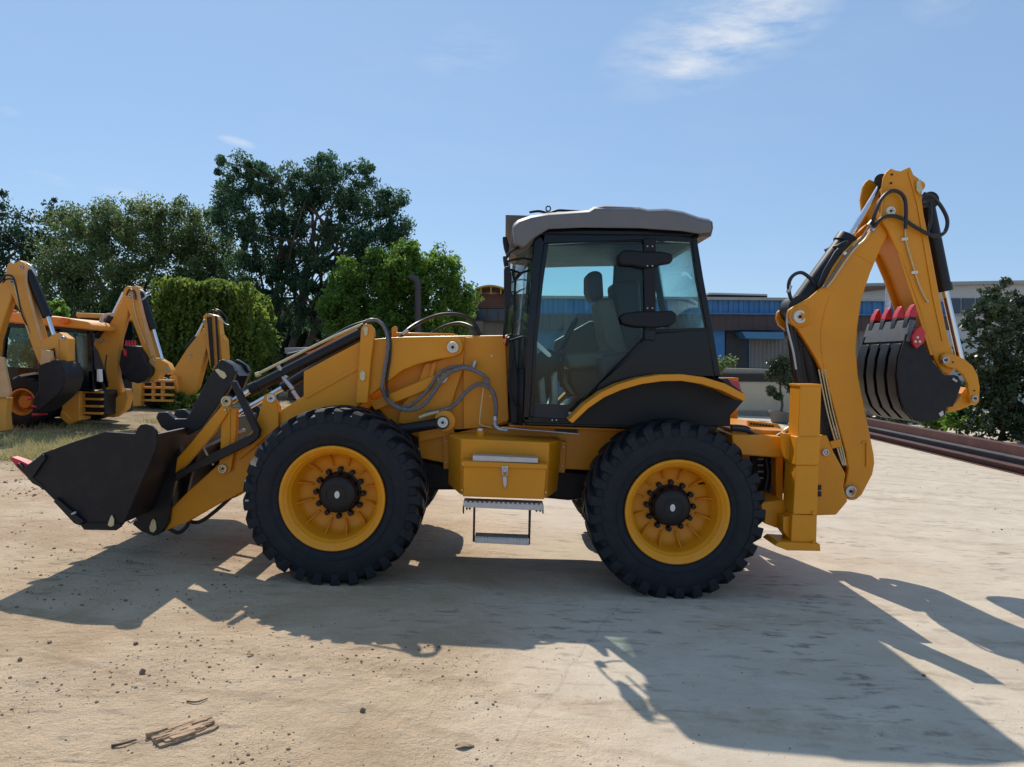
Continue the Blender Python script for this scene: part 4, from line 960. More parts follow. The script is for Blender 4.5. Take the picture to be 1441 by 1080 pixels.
plate('head_rest', [(826, 385), (838, 380), (848, 384), (850, 420), (832, 424), (826, 410)], .86, 1.12, INT, BH, .025, seg=3)
plate('dashboard', [(745, 505), (770, 490), (790, 500), (782, 530), (762, 592), (744, 592)], .70, 1.30, INT, BH, .02)
sw = P(800, 470, 1.0)
O('steering_wheel', sh_tube([sw + Vector((.055 * math.cos(a), .17 * math.sin(a), .12 * math.cos(a))) for a in np.linspace(0, 2 * math.pi, 21)], .014, 8, 2), PLAST, BH)
O('steering_column', sh_cyl(sw, P(775, 520, 1.0), .025), INT, BH)
plate('side_console', [(845, 500), (925, 490), (960, 500), (960, 570), (850, 570)], .40, .66, INT, BH, .03)
plate('side_console', [(845, 490), (925, 480), (960, 490), (960, 565), (850, 565)], 1.36, 1.60, TAN, BH, .03)
plate('fender_inner_trim', [(780, 480), (830, 452), (900, 450), (960, 470), (960, 520), (800, 560), (775, 520)], 1.60, 1.63, TAN, BH, .02)
plate('foot_wrap', [(757, 540), (766, 530), (770, 572), (780, 568), (782, 580), (760, 582)], .55, .75, SKINW, BH, .015)
plate('foot_wrap', [(776, 530), (784, 522), (786, 582), (772, 583), (776, 560)], .5, .7, SKINW, BH, .01)
rod('control_lever', (790, 545), (792, 500), .62, 2.5, PLAST, BH); 
O('lever_knob', sh_lathe([(.0005, -.03), (.02, -.022), (.026, 0), (.02, .022), (.0005, .03)], 12, tuple(P(792, 498, .62))), PLAST, BH)
rod('control_lever', (905, 500), (895, 440), 1.25, 2.5, PLAST, BH)

# ---- rear fenders: arched yellow lip over a dark wing
def arch(name, outer, inner, y0, y1, m, parent=BH, bevel=.004):
    return plate(name, outer + inner[::-1], y0, y1, m, parent, bevel)
FO = [(800, 592), (822, 570), (845, 553), (870, 541), (900, 532), (930, 527.5), (960, 527), (990, 531), (1020, 540), (1050, 556)]
FI = [(806, 595), (828, 574), (850, 559), (875, 548), (903, 540), (932, 536), (960, 535.5), (988, 540), (1016, 549), (1047, 564)]
def fender_lip(y0, y1):
    """curved sheet: outer lip traced at the outer edge, then the top sheet running in to the cab side"""
    a = [P(x, y, .12) for x, y in FO]; b = [P(x, y, .12) for x, y in FI]
    v, f = [], []; n = len(a)
    for q in a: v.append((q.x, y0, q.z))
    for q in b: v.append((q.x, y0, q.z - .004))
    for q in a: v.append((q.x, y1, q.z))
    for q in b: v.append((q.x, y1, q.z - .004))
    for i in range(n - 1):
        f += [(i, i + 1, n + i + 1, n + i), (2 * n + i + 1, 2 * n + i, 3 * n + i, 3 * n + i + 1), (i, 2 * n + i, 2 * n + i + 1, i + 1), (n + i, n + i + 1, 3 * n + i + 1, 3 * n + i)]
    f += [(0, n, 3 * n, 2 * n), (n - 1, 3 * n - 1, 4 * n - 1, 2 * n - 1)]
    return v, f
for s in (1, -1):
    a, b_ = (.12, K0 + .0) if s == 1 else (2 * YC - .12, 2 * YC - K0)
    fl = O('rear_fender', fender_lip(a, b_), YEL, BH, .004)
wing = FI + [(1040, 572), (1028, 585), (1028, 600), (880, 600), (806, 598)]
both('fender_wing', wing, .30, PLAST, y=.33, bevel=.006)
plate('rear_light_housing', [(1016, 534), (1024, 533), (1030, 541), (1046, 553), (1046, 557), (1020, 542)], .14, .34, BLK, BH, .004)
for s in (1, -1):
    v, f = sh_plate([(1021, 534), (1040, 537), (1045, 556), (1040, 557), (1024, 545)], .15, .33)
    tl = O('tail_light', (v, f) if s == 1 else ([(x, 2 * YC - y, z) for x, y, z in v], f), LAMP, BH, .006)
    if s == 1:
        for yy in (541, 547, 552): plate('lens_rib', [(1026, yy), (1041, yy - .5), (1042, yy + .8), (1027, yy + 1.2)], .144, .149, LAMP, tl, 0)

# ---- rear frame, stabilisers
plate('rear_deck', [(1030, 604), (1112, 607), (1112, 613), (1030, 611)], .45, 1.55, YEL, BH, .004)
plate('valve_guard', [(1053, 592), (1095, 597), (1100, 603), (1100, 611), (1053, 605)], .75, .79, YEL, BH, .004)
for i in range(8): bolt(BH, 1057 + i * 4.3, 596.5 + i * .5, .747, .009, BLK, 'guard_hole')
hose('rear_hose', [(1030, 604), (1050, 606), (1065, 614), (1085, 617), (1100, 611), (1110, 603), (1120, 600)], .016, HOSE, BH, .40)
hose('rear_hose', [(1028, 600), (1052, 603), (1066, 618), (1082, 622), (1098, 614), (1112, 600)], .014, HOSE, BH, .52)
hose('rear_hose', [(1100, 612), (1106, 605), (1114, 601)], .012, BRASS, BH, .30)
plate('rear_crossbeam', [(1030, 612), (1102, 615), (1100, 645), (1032, 640)], .30, 1.70, YEL, BH, .01)
plate('rear_post', [(1092, 640), (1102, 640), (1102, 708), (1092, 706)], .42, .52, YEL, BH, .005)
plate('rear_post', [(1092, 640), (1102, 640), (1102, 708), (1092, 706)], 1.48, 1.58, YEL, BH, .005, tr=.42)
plate('lower_crossbeam', [(1070, 708), (1104, 704), (1104, 728), (1095, 744), (1076, 737)], .22, 1.78, YEL, BH, .008)
plate('valve_block', [(1056, 640), (1092, 642), (1090, 702), (1062, 700)], .60, 1.40, BLKM, BH, .01)
for y in (646, 655, 664, 673): rod('valve_spool', (1066, y), (1074, y), .585, 1.6, GALV, BH, seg=8)
for x, y0, y1 in ((1078, 645, 690), (1084, 648, 695)): hose('valve_hose', [(x, y0), (x + 3, (y0 + y1) / 2), (x - 2, y1)], .014, HOSE, BH, .56)
plate('deck_bracket', [(1080, 706), (1102, 708), (1102, 714), (1078, 713)], .35, .6, YEL, BH, .004)
def stabiliser(y0, sgn):
    """guide tube, collar, inner leg and foot pad"""
    def yy(a): return y0 + sgn * a
    def pl(name, pts, a, b_, parent, bev=.005):
        v, f = sh_plate(pts, .06 + a, .06 + b_); d = yy(a) - (.06 + a)
        v = [(x, (y + d) if sgn > 0 else (2 * YC - y), z) for x, y, z in v]
        return O(name, (v, f), YEL, parent, bev)
    s = pl('stabiliser', [(1126, 543), (1156, 543), (1154, 616), (1123, 616)], .0, .17, BH)
    pl('tube_cap', [(1125, 541), (1157, 541), (1157, 544), (1125, 544)], -.004, .174, s, .002)
    pl('collar', [(1121, 615), (1155, 615), (1152, 655), (1119, 655)], -.014, .19, s)
    pl('lower_tube', [(1120, 655), (1152, 655), (1150, 724), (1116, 724)], -.006, .18, s)
    pl('inner_leg', [(1115, 724), (1150, 725), (1149, 764), (1113, 763)], .006, .168, s)
    pl('collar_ear', [(1104, 610), (1122, 613), (1121, 650), (1106, 646)], .10, .19, s)
    pl('foot_socket', [(1102, 728), (1116, 726), (1114, 762), (1108, 756), (1102, 748)], .05, .16, s)
    pl('foot_pad', [(1096, 763), (1154, 766), (1155, 776), (1108, 775), (1090, 768)], -.03, .20, s, .004)
    pl('inner_guide', [(1120, 660), (1124, 660), (1122, 716), (1112, 700), (1113, 676)], .16, .185, s)
    return s
s1 = stabiliser(.06, 1); s2 = stabiliser(2 * YC - .06, -1)
bolt(s1, 1145, 722, .05, .014, YEL); bolt(s1, 1145, 764, .05, .012, YEL)
plate('slide_frame', [(1128, 618), (1150, 618), (1150, 712), (1128, 708)], .26, 1.74, YEL, BH, .01)
# ---- swing post (kingpost)
KP = [(1146, 613), (1164, 613), (1173, 636), (1190, 667), (1187, 686), (1193, 706), (1177, 725), (1146, 726)]
plate('swing_post', KP, .80, 1.20, YEL, BH, .008)
pin(BH, 1162, 637, .785, 5, 'swing_pin', GALV, False)
for y in (683, 692): plate('swing_slot', [(1150, y), (1156, y), (1156, y + 7), (1150, y + 7)], .79, .799, BLK, BH, 0)

# ---- boom
BM0, BM1 = .86, 1.14
BOOM = [(1109, 446), (1111, 436), (1119, 430), (1140, 419), (1158, 403), (1172, 376), (1186, 356), (1200, 342), (1216, 331), (1235, 313), (1246, 303), (1258, 300), (1262, 312), (1250, 330), (1239, 352), (1225, 384), (1213, 420), (1207, 460), (1205, 495), (1208, 530), (1214, 560), (1222, 600), (1230, 640), (1231, 652), (1228, 668), (1213, 697), (1203, 704), (1194, 704), (1188, 698), (1187, 688), (1191, 677), (1194, 660), (1190, 636), (1180, 600), (1170, 560), (1160, 530), (1148, 505), (1136, 485), (1122, 463), (1113, 456)]
bm_ = plate('boom', BOOM, BM0, BM0 + .05, YEL, BH, .008)
plate('boom_cheek', BOOM, BM1 - .05, BM1, YEL, bm_, .008, tr=BM0)
CORE = [(1150, 420), (1165, 402), (1178, 378), (1200, 350), (1216, 337), (1230, 326), (1232, 345), (1219, 380), (1208, 420), (1202, 460), (1200, 495), (1203, 530), (1209, 562), (1217, 602), (1224, 645), (1214, 680), (1204, 690), (1199, 675), (1198, 655), (1195, 630), (1186, 600), (1176, 560), (1168, 530), (1160, 495), (1152, 460)]
plate('boom_box', CORE, BM0 + .051, BM1 - .051, YEL, bm_, .004, tr=BM0)
hose('weld_bead', [(1168, 415), (1160, 440), (1155, 470), (1158, 510), (1168, 545)], .004, YEL, bm_, BM0 + .0005, seg=6)
hose('weld_bead', [(1204, 358), (1215, 364), (1228, 373)], .004, YEL, bm_, BM0 + .0005, seg=6)
plate('boom_rib', [(1219, 622), (1222, 622), (1222, 655), (1219, 658)], BM0 - .012, BM0 - .001, YEL, bm_, .003)
plate('boom_rib', [(1213, 622), (1219, 620), (1219, 623.5), (1213, 625)], BM0 - .008, BM0 - .001, YEL, bm_, .002)
O('boom_boss', sh_cyl(P(1126, 446, BM0 - .014), P(1126, 446, BM0 + .01), .082, seg=32), YEL, bm_, .006)
pin(bm_, 1126, 446, BM0 - .022, 9.5)
pin(bm_, 1198, 692, BM0 - .022, 8.5, m=GALV)
rod('boom_pivot_boss', (1198, 692), (1198, 692.01), BM0 - .012, 12, YEL, bm_, Yb=BM0 + .05, seg=32)
# boom ram and its bundle of hoses between king post and boom
cylinder('boom_cylinder', (1128, 470), (1158, 600), (1185, 680), 1.0, 15, 7)
for i, (dx, dy, y) in enumerate(((0, 0, .90), (5, 2, .92), (10, 0, .95), (-4, 2, .98))):
    hose('boom_hose', [(1112 + dx, 448 + dy), (1118 + dx, 500), (1126 + dx, 540), (1150 + dx, 590), (1163 + dx, 630), (1176 + dx * .8, 660), (1186 + dx * .3, 676)], .018, HOSE, BH, y)
plate('ram_cover', [(1112, 452), (1124, 462), (1140, 492), (1152, 520), (1160, 560), (1160, 612), (1140, 560), (1127, 535), (1119, 490)], .94, 1.06, BLK, BH, .006)
for dx in (0, 4, 8): hose('boom_pipe', [(1152 + dx, 520), (1163 + dx, 575), (1172 + dx, 610), (1181 + dx * .8, 640), (1186 + dx * .5, 655)], .006, BRASS, BH, .845 + dx * .002)
plate('hose_clamp', [(1168, 622), (1183, 618), (1186, 628), (1171, 632)], .835, .86, YEL, BH, .003)
hose('boom_hose', [(1110, 440), (1107, 455), (1111, 475), (1116, 495), (1120, 520)], .010, GALV, BH, .88)
# dipper ram: barrel and chromed rod above the boom
dc = cylinder('dipper_cylinder', (1122, 436), (1194, 338), (1240, 262), 1.0, 15.5, 5.2)
hose('ram_hose', [(1120, 432, .95), (1112, 418), (1110, 400), (1116, 388), (1128, 384), (1140, 392), (1146, 400)], .014, HOSE, BH, .92)
rod('hose_fitting', (1109, 412), (1112, 402), .92, 3, GALV, BH, seg=10)
plate('ram_clip', [(1178, 345), (1192, 338), (1196, 344), (1182, 352)], .88, 1.12, BLK, BH, .004)
hose('ram_pipe', [(1190, 341), (1180, 350), (1165, 380), (1156, 400)], .012, BLK, BH, .89)
plate('ram_shield', [(1160, 380), (1176, 353), (1194, 338), (1199, 341), (1186, 358), (1172, 378), (1158, 402), (1150, 405)], .87, .895, BLK, BH, .006)
for dx in (0, 5): hose('boom_pipe', [(1222 + dx * .6, 320 + dx), (1214 + dx * .5, 333 + dx), (1198 + dx, 350), (1184 + dx, 368), (1168 + dx, 392), (1158 + dx, 405)], .008, BRASS if dx else SLEEVE, BH, .838)
for x, y in ((1225, 315), (1228, 322)): rod('pipe_union', (x - 2, y + 3), (x + 3, y - 3), .838, 3.6, GALV, BH, seg=10)
bolt(BH, 1189, 357, .84, .016, CAPW)
# ---- dipper arm
DIP = [(1240, 310), (1243, 285), (1241, 268), (1244, 250), (1248, 242), (1254, 237), (1261, 240), (1268, 241), (1274, 238), (1281, 235), (1286, 246), (1293, 251), (1299, 256), (1300, 263), (1297, 275), (1300, 300), (1310, 350), (1322, 415), (1333, 470), (1344, 505), (1343, 520), (1336, 529), (1326, 524), (1316, 508), (1304, 470), (1292, 430), (1276, 385), (1262, 352), (1250, 325)]
dp = plate('dipper_arm', DIP, .82, .85, YEL, BH, .008)
plate('dipper_cheek', DIP, 1.15, 1.18, YEL, dp, .008, tr=.82)
DC = [(1262, 345), (1252, 320), (1250, 292), (1256, 262), (1280, 244), (1292, 262), (1294, 300), (1304, 352), (1316, 417), (1328, 472), (1336, 505), (1322, 508), (1311, 470), (1299, 430), (1283, 385), (1268, 352)]
plate('dipper_box', DC, .851, 1.149, YEL, dp, .004, tr=.82)
plate('dipper_flange', [(1278, 242), (1281, 240), (1297, 290), (1306, 350), (1317, 415), (1330, 480), (1326, 480), (1312, 415), (1301, 350), (1291, 290)], .812, .819, YEL, dp, .002)
plate('dipper_flange', [(1263, 356), (1267, 358), (1299, 450), (1314, 500), (1309, 500), (1294, 450)], .808, .819, YEL, dp, .003)
rod('dipper_eye', (1294, 262), (1294, 262.01), .80, 7, YEL, dp, Yb=1.2, seg=24)
plate('eye_plate', [(1290, 256), (1295, 252), (1299, 258), (1298, 270), (1294, 273), (1290, 268)], .792, .799, BRASS, dp, .002)
pin(dp, 1254, 297, .805, 6.5)
for x, y in ((1255, 246), (1254, 258)): bolt(dp, x, y, .817, .008, BLK)
rod('rod_eye', (1240, 254), (1240, 254.01), .88, 9, BLK, dp, Yb=1.12, seg=20)
hose('dipper_hose', [(1227, 316, .82), (1232, 300), (1240, 281), (1252, 270), (1264, 270), (1273, 280), (1275, 300), (1274, 322)], .014, HOSE, BH, .775)
hose('dipper_hose', [(1230, 320, .82), (1240, 308), (1254, 304), (1270, 308), (1285, 318), (1303, 328), (1318, 333), (1330, 326), (1333, 310), (1325, 292), (1312, 277), (1300, 273)], .014, HOSE, BH, .78)
hose('dipper_hose', [(1300, 287), (1308, 284), (1310, 296), (1309, 315), (1304, 330)], .012, HOSE, BH, .86)
hose('dipper_pipe', [(1274, 322), (1275, 340), (1282, 365), (1292, 398), (1302, 420), (1306, 425)], .006, BRASS, BH, .805)
for x, y in ((1273, 337), (1287, 384)):
    cp = plate('pipe_clip', [(x - 4, y - 2), (x + 5, y - 3), (x + 5, y + 1), (x - 4, y + 2)], .80, .818, CAPW, dp, .002)
bolt(dp, 1305, 424, .805, .010, BRASS)
cylinder('bucket_cylinder', (1304, 284), (1329, 408), (1352, 508), 1.0, 9.5, 5)
rod('ram_side_pipe', (1330, 420), (1346, 495), .93, 1.6, RUST, BH, seg=8)
# ---- bucket linkage
LK = [(1324, 506), (1326, 500), (1332, 497), (1345, 500), (1358, 506), (1369, 515), (1376, 528), (1379, 545), (1378, 566), (1373, 571), (1366, 568), (1364, 556), (1362, 540), (1356, 528), (1347, 520), (1334, 517), (1327, 513)]
for y in (.785, 1.185): lk = plate('bucket_link', LK, y, y + .03, YEL, BH, .005, tr=.785)
pin(BH, 1331, 507, .775, 5.2, m=GALV); pin(BH, 1372, 561, .775, 4.6, m=GALV)
for x, y in ((1341, 510), (1371, 550)): bolt(BH, x, y, .783, .006, BLK)
plate('push_link', [(1360, 545), (1367, 556), (1372, 568), (1352, 577), (1333, 581), (1333, 574), (1345, 566)], .84, 1.16, YEL, BH, .008)
# ---- backhoe bucket
Q0, Q1 = .67, 1.33
BC = [(1276, 470), (1286, 466), (1294, 474), (1303, 492), (1314, 510), (1326, 525), (1336, 531), (1348, 529), (1354, 540), (1346, 563), (1341, 573), (1333, 573), (1330, 585), (1318, 592), (1303, 595), (1286, 591), (1273, 577), (1266, 556), (1263, 530), (1266, 504), (1272, 484)]
qb = plate('digging_bucket', BC, Q0, Q0 + .025, BLKM, BH, .004)
plate('bucket_cheek', BC, Q1 - .025, Q1, BLKM, qb, .004, tr=Q0)
back = [(1279, 464), (1273, 484), (1267, 504), (1264, 530), (1267, 556), (1274, 576), (1287, 590), (1303, 594), (1318, 591), (1330, 584)]
shell('bucket_shell', [(x, y) for x, y in back], .02, Q0 + .026, Q1 - .026, BLKM, qb)
for i in range(4):
    y0 = Q0 + .03 + i * .16
    sh_ = [P(x, y, Q0) for x, y in back[1:8]]; pth = [Vector((q.x, q.z)) for q in sh_]; off = []
    n = len(pth)
    for j in range(n):
        d = (pth[min(j + 1, n - 1)] - pth[max(j - 1, 0)]).normalized(); off.append(pth[j] + Vector((-d.y, d.x)) * -.012)
    fw = 0
    O('wear_strip', sh_prism([tuple(x) for x in pth] + [tuple(x) for x in reversed(off)], y0, y0 + .115), BLK, qb, .003)
shell('bucket_lip', [(1284, 450), (1280, 462), (1275, 480)], .03, Q0 - .005, Q1 + .005, GREYD if False else mat('worn_lip_steel', (0.11, 0.115, 0.125), 0.45, var=0.2, vscale=10), qb)
tips = []
for i in range(4):
    y = Q0 + .07 + i * .173
    a, b_, c = P(1286, 462, Q0), P(1288, 448, Q0), P(1292, 428, Q0)
    ad = [[(p.x + s * h, y + e * .033, p.z) for s, e in ((-1, -1), (1, -1), (1, 1), (-1, 1))] for p, h in ((a, .034), (b_, .030), (b_.lerp(c, .15), .022))]
    A = O('tooth_adapter', sh_loft(ad), BLK, qb, .006)
    tp = [[(p.x + s * h, y + e * w_, p.z) for s, e in ((-1, -1), (1, -1), (1, 1), (-1, 1))] for p, h, w_ in ((b_.lerp(c, .1), .028, .036), (b_.lerp(c, .5), .024, .036), (c, .006, .030))]
    O('bucket_tooth', sh_loft(tp), RED, qb, .005)
sc_ = plate('side_cutter', [(1284, 474), (1290, 463), (1297, 459), (1303, 468), (1301, 482), (1290, 491), (1285, 484)], Q0 - .035, Q0 - .003, RED, qb, .005)
for x, y in ((1291, 475), (1288, 481), (1294, 481)): bolt(qb, x, y, Q0 - .037, .010, CAPW)
hose('bucket_pin_keeper', [(1340, 533), (1346, 537)], .010, GALV, qb, Q0 - .005)
plate('bucket_decal', [(1321, 582), (1327, 578), (1328, 584), (1324, 587)], Q0 - .004, Q0 - .001, GALV, qb, 0)
plate('bucket_ear', [(1336, 531), (1350, 529), (1356, 541), (1347, 566), (1340, 575), (1333, 560)], Q0 + .13, Q0 + .17, BLKM, qb, .004, tr=Q0)
# ------------------------------------------------------------------ parked backhoes at the left
def ptyre(name, cx, cy, rpx, Y, parent, w_=.42):
    c = P(cx, cy, Y); r = rpx * (Y - CAM_Y) / F
    c.z = r
    wv = bpy.data.objects.new('wheel', None); C.objects.link(wv); wv.parent = parent; wv.matrix_parent_inverse = Matrix.Translation(-Vector(parent['root_at'])); wv.location = (c.x, c.y + w_ / 2, c.z)
    h = w_ / 2
    prof = [(r * .5, -h * .8), (r * .56, -h * .97), (r * .75, -h), (r * .9, -h * .92), (r * .955, -h * .75), (r * .96, 0), (r * .955, h * .75), (r * .9, h), (r * .5, h * .9)]
    shp = [sh_lathe(prof, 56)]
    for i in range(20):
        a0 = 2 * math.pi * i / 20
        for sd_ in (-1, 1):
            secs = [[(q * math.cos(a0 + da + s * .055), y * sd_, q * math.sin(a0 + da + s * .055)) for q, s in ((rb, -1), (rt, -1), (rt, 1), (rb, 1))] for y, da, rb, rt in ((0, 0, r * .94, r), (h * .8, .2, r * .93, r * .99), (h * .98, .25, r * .86, r * .9))]
            shp.append(sh_loft(secs))
    O('tyre', join(*shp), RUB, wv)
    O('rim', sh_lathe([(r * .50, -h * .75), (r * .52, -h * .92), (r * .46, -h * .95), (r * .42, -h * .8), (r * .40, -h * .2), (r * .30, -h * .15), (r * .26, -h * .45), (r * .24, -h * .55), (.001, -h * .55)], 40), YRIM, wv)
    return wv
def ppl(root, Y0):
    def f(name, pts, a, b_, m=YPARK, bev=.01, parent=None): return plate(name, pts, Y0 + a, Y0 + b_, m, parent or root, bev)
    return f
# machine with the orange-roofed cab (second backhoe from the left)
YB_ = 7.9
r = thing('parked_backhoe', 'parked yellow backhoe with orange cab roof, its boom folded up in the middle', 'backhoe loader', (P(80, 590, YB_).x, YB_ + 1.0, 0), 'backhoes parked at the left')
p = ppl(r, YB_)
p('cab_roof', [(6, 453), (10, 441), (26.4, 440), (52.8, 444), (88, 447), (123.2, 453), (129.4, 459), (128.5, 465), (88, 461), (26.4, 456)], .10, 1.25, ORG, .03)
p('roof_light', [(84.5, 447), (95, 448), (95, 456), (84.5, 455)], .02, .098, ORL, .01)
p('roof_light', [(8, 434), (16, 436), (16, 443), (8, 442)], .2, .35, ORL, .01)
for pts in ([(4, 456), (12, 456), (8, 475), (4, 520), (4, 560), (0, 560), (0, 490)], [(79.2, 461), (84.5, 461), (86.2, 545), (80.1, 545)], [(121.4, 464), (126.7, 464), (132, 548), (125, 548)], [(4, 454), (128.5, 464), (128.5, 470), (4, 460)], [(0, 516), (81, 520), (130.2, 522), (130.2, 552), (52.8, 548), (0, 545)]):
    p('cab_frame', pts, .2, .28, GBLK)
    v, f = sh_plate(pts, YB_ + .2, YB_ + .28); O('cab_frame', ([(a, b_ + .9, c) for a, b_, c in v], f), GBLK, r, .01)
for pts in ([(10, 459), (80.1, 464), (81, 521), (4, 517)], [(84.5, 464), (122.3, 468), (126.7, 523), (85.4, 521)]):
    gl = p('window', pts, .235, .242, GLS, 0)
    v, f = sh_plate(pts, YB_ + 1.135, YB_ + 1.142); O('window', ([(a, b_, c) for a, b_, c in v], f), GLS, r, 0)
p('seat', [(52.8, 490), (70.4, 488), (73.9, 525), (51, 525)], .7, 1.2, INT, .04)
p('interior_panel', [(91.5, 472), (112.6, 473), (114.4, 518), (91.5, 517)], 1.0, 1.1, mat('pale_blue_grey', (0.35, 0.42, 0.46), 0.6), .02)  # pale blue-grey panel inside, behind the right-hand window
p('chassis', [(-60, 545), (148, 550), (148, 585), (60, 588), (-60, 585)], .5, 1.5, BLK, .03)
p('fender', [(6, 545), (14, 534), (30, 527), (50, 524), (50, 527), (32, 530), (18, 537), (10, 548)], .05, .45, mat('pale_fender', (.5, .46, .38), .5), .005)
p('fender_wing', [(10, 546), (20, 536), (34, 529), (80, 524), (86, 550)], .4, .5, BLK, .01)
ptyre('wheel', 30, 566, 37, YB_, r); ptyre('wheel', 125, 560, 34, YB_ + 1.7, r)
p('rear_frame', [(88, 556), (112, 550), (112, 588), (100, 592), (86, 578)], .3, .5, YPARK, .02)
for y in (550, 560, 570, 580): p('slide_rail', [(112, y), (142, y + 1), (142, y + 4), (112, y + 3)], .4, .55, YPARK, .008)
p('valve_block', [(113, 552), (141, 553), (141, 578), (113, 577)], .7, 1.2, BLKM, .02)
p('swing_post', [(139, 548), (150, 545), (162, 560), (178, 548), (181, 560), (176, 576), (160, 588), (140, 586)], .86, 1.06, YPARK, .02)
bm2 = p('boom', [(131, 485), (134, 477), (147, 466), (160, 445), (172, 420), (178, 414), (183, 425), (179, 445), (170, 475), (166, 505), (166, 530), (172, 552), (178, 562), (175, 574), (164, 584), (152, 584), (150, 574), (155, 562), (150, 535), (145, 515), (139, 498)], .92, 1.06, YPARK, .02)
p('boom_pin', [(138, 477), (142, 476), (144, 480), (141, 483), (138, 481)], .90, .919, BLK, .004)
dp2 = p('dipper_arm', [(172, 414), (174, 407), (178, 402), (184, 404), (192, 402), (197, 409), (198, 420), (207, 455), (219, 500), (220, 510), (213, 516), (206, 508), (194, 474), (181, 440)], .90, 1.08, YPARK, .02)
p('dipper_edge', [(190, 405), (196, 410), (217, 500), (212, 503)], .885, .899, mat('pale_orange', (.62, .36, .17), .5), .004)  # paler strip down the right edge of the dipper face
rod('bucket_cylinder', (198, 412), (216, 464), YB_ + .97, 5, BLK, r); rod('piston_rod', (216, 464), (230, 512), YB_ + .97, 2.4, CHR, r)
rod('dipper_cylinder', (138, 476), (158, 445), YB_ + .97, 5.5, BLK, r); rod('piston_rod', (158, 445), (174, 412), YB_ + .97, 2.2, CHR, r)
for dx in (0, 3): hose('hydraulic_hose', [(156 + dx, 442), (146 + dx, 444), (141 + dx, 452), (143 + dx, 462), (155 + dx, 465)], .018, GALV, r, YB_ + .80)
hose('hydraulic_hose', [(197, 408), (203, 412), (205, 418), (200, 422)], .014, GALV, r, YB_ + .80)
p('bucket_link', [(206, 512), (214, 503), (224, 505), (236, 512), (241, 522), (236, 528), (228, 524), (222, 534), (210, 536), (206, 530), (218, 522)], .86, 1.06, YPARK, .01)
q2 = p('digging_bucket', [(170, 494), (178, 486), (192, 488), (200, 498), (206, 512), (213, 518), (212, 527), (203, 537), (193, 540), (181, 537), (171, 527), (167, 512)], .72, 1.12, BLKM, .02)
for i in range(4): O('bucket_tooth', sh_cyl(P(178 + i * 4, 487, YB_ + .8), P(178 + i * 4, 479, YB_ + .8), .03, .012, 6), RED, r)
p('side_cutter', [(173, 490), (178, 494), (178, 502), (174, 500)], .70, .719, RED, .004)
p('rear_lamp', [(136, 520), (140, 520), (141, 538), (136, 537)], .1, .2, WHT, .01)
def small(root, Y0, pins, pipes):
    for x, y, r_, yy in pins: pin(root, x, y, Y0 + yy, r_, m=GALV)
    for pts, rr, yy, m_ in pipes: hose('hydraulic_pipe', pts, rr, m_, root, Y0 + yy)
small(r, YB_, [(141, 479, 3, .89), (183, 416, 3, .87), (216, 509, 2.6, .85), (160, 577, 3, .85), (235, 520, 2.4, .85)],
      [([(186, 412), (190, 440), (198, 466), (205, 484)], .010, .885, BRASS), ([(178, 416), (182, 408), (189, 411), (191, 422)], .014, .87, HOSE), ([(146, 540), (150, 556), (158, 568)], .018, .79, HOSE), ([(142, 530), (147, 552), (153, 570)], .018, .80, HOSE), ([(150, 500), (148, 520), (152, 540)], .012, .80, HOSE)])
p('roof_edge_trim', [(8, 455), (128, 465), (129, 467), (8, 457.5)], .09, .1, BLK, .003)
p('wiper', [(104, 470), (105.5, 470), (109, 512), (107, 512)], .22, .23, BLK, 0)
p('door_handle', [(87, 525), (94, 526), (94, 529), (87, 528)], .17, .198, GALV, .003)
p('side_step', [(60, 590), (84, 591), (84, 595), (60, 594)], .2, .5, BLK, .005)
p('counter_bracket', [(86, 578), (100, 590), (112, 586), (112, 592), (96, 598), (84, 588)], .25, .6, YPARK, .01)
# backhoe standing mostly outside the left edge: boom, dipper, bucket and part of its leg
YA_ = 6.4
r = thing('parked_backhoe', 'parked yellow backhoe cut by the left edge, black bucket hanging over the parked wheel', 'backhoe loader', (P(-60, 600, YA_).x, YA_ + 1.0, 0), 'backhoes parked at the left')
p = ppl(r, YA_)
p('boom', [(-60, 500), (-30, 450), (0, 398), (10, 390), (18, 400), (16, 420), (6, 448), (-4, 480), (-8, 530), (-10, 600), (-50, 610)], .90, 1.06, YPARK, .02)
p('dipper_arm', [(7, 395), (8, 378), (12, 369), (20, 371), (27, 366), (34, 371), (38, 378), (38, 398), (48, 435), (60, 480), (70, 508), (66, 514), (54, 512), (46, 492), (28, 440), (10, 402)], .88, 1.06, YPARK, .02)
p('dipper_edge', [(34, 372), (38, 378), (38, 398), (60, 480), (56, 480), (34, 400)], .865, .879, mat('pale_orange', (.62, .36, .17), .5), .004)  # lighter tone along the right side of the near dipper face
rod('bucket_cylinder', (40, 382), (67, 446), YA_ + .97, 6.5, BLK, r); rod('piston_rod', (67, 446), (76, 472), YA_ + .97, 3, CHR, r)
hose('hydraulic_hose', [(38, 372), (44, 376), (48, 382), (52, 388)], .02, GALV, r, YA_ + .8)
hose('hydraulic_hose', [(4, 398), (10, 393), (20, 395), (24, 410), (30, 440), (38, 458)], .012, BLK, r, YA_ + .755)
p('bucket_link', [(54, 494), (60, 480), (74, 471), (84, 468), (96, 477), (95, 508), (92, 511), (79, 509), (77, 490), (66, 494), (62, 506)], .84, 1.04, YPARK, .01)
p('push_link', [(58, 492), (70, 494), (71, 510), (56, 514)], .60, .70, mat('pale_orange', (.62, .36, .17), .5), .01)
q2 = p('digging_bucket', [(53, 516), (64, 509), (78, 507), (86, 511), (91, 522), (92, 534), (88, 548), (78, 560), (64, 572), (50, 582), (44, 576), (46, 562), (54, 548)], .60, 1.12, BLKM, .02)
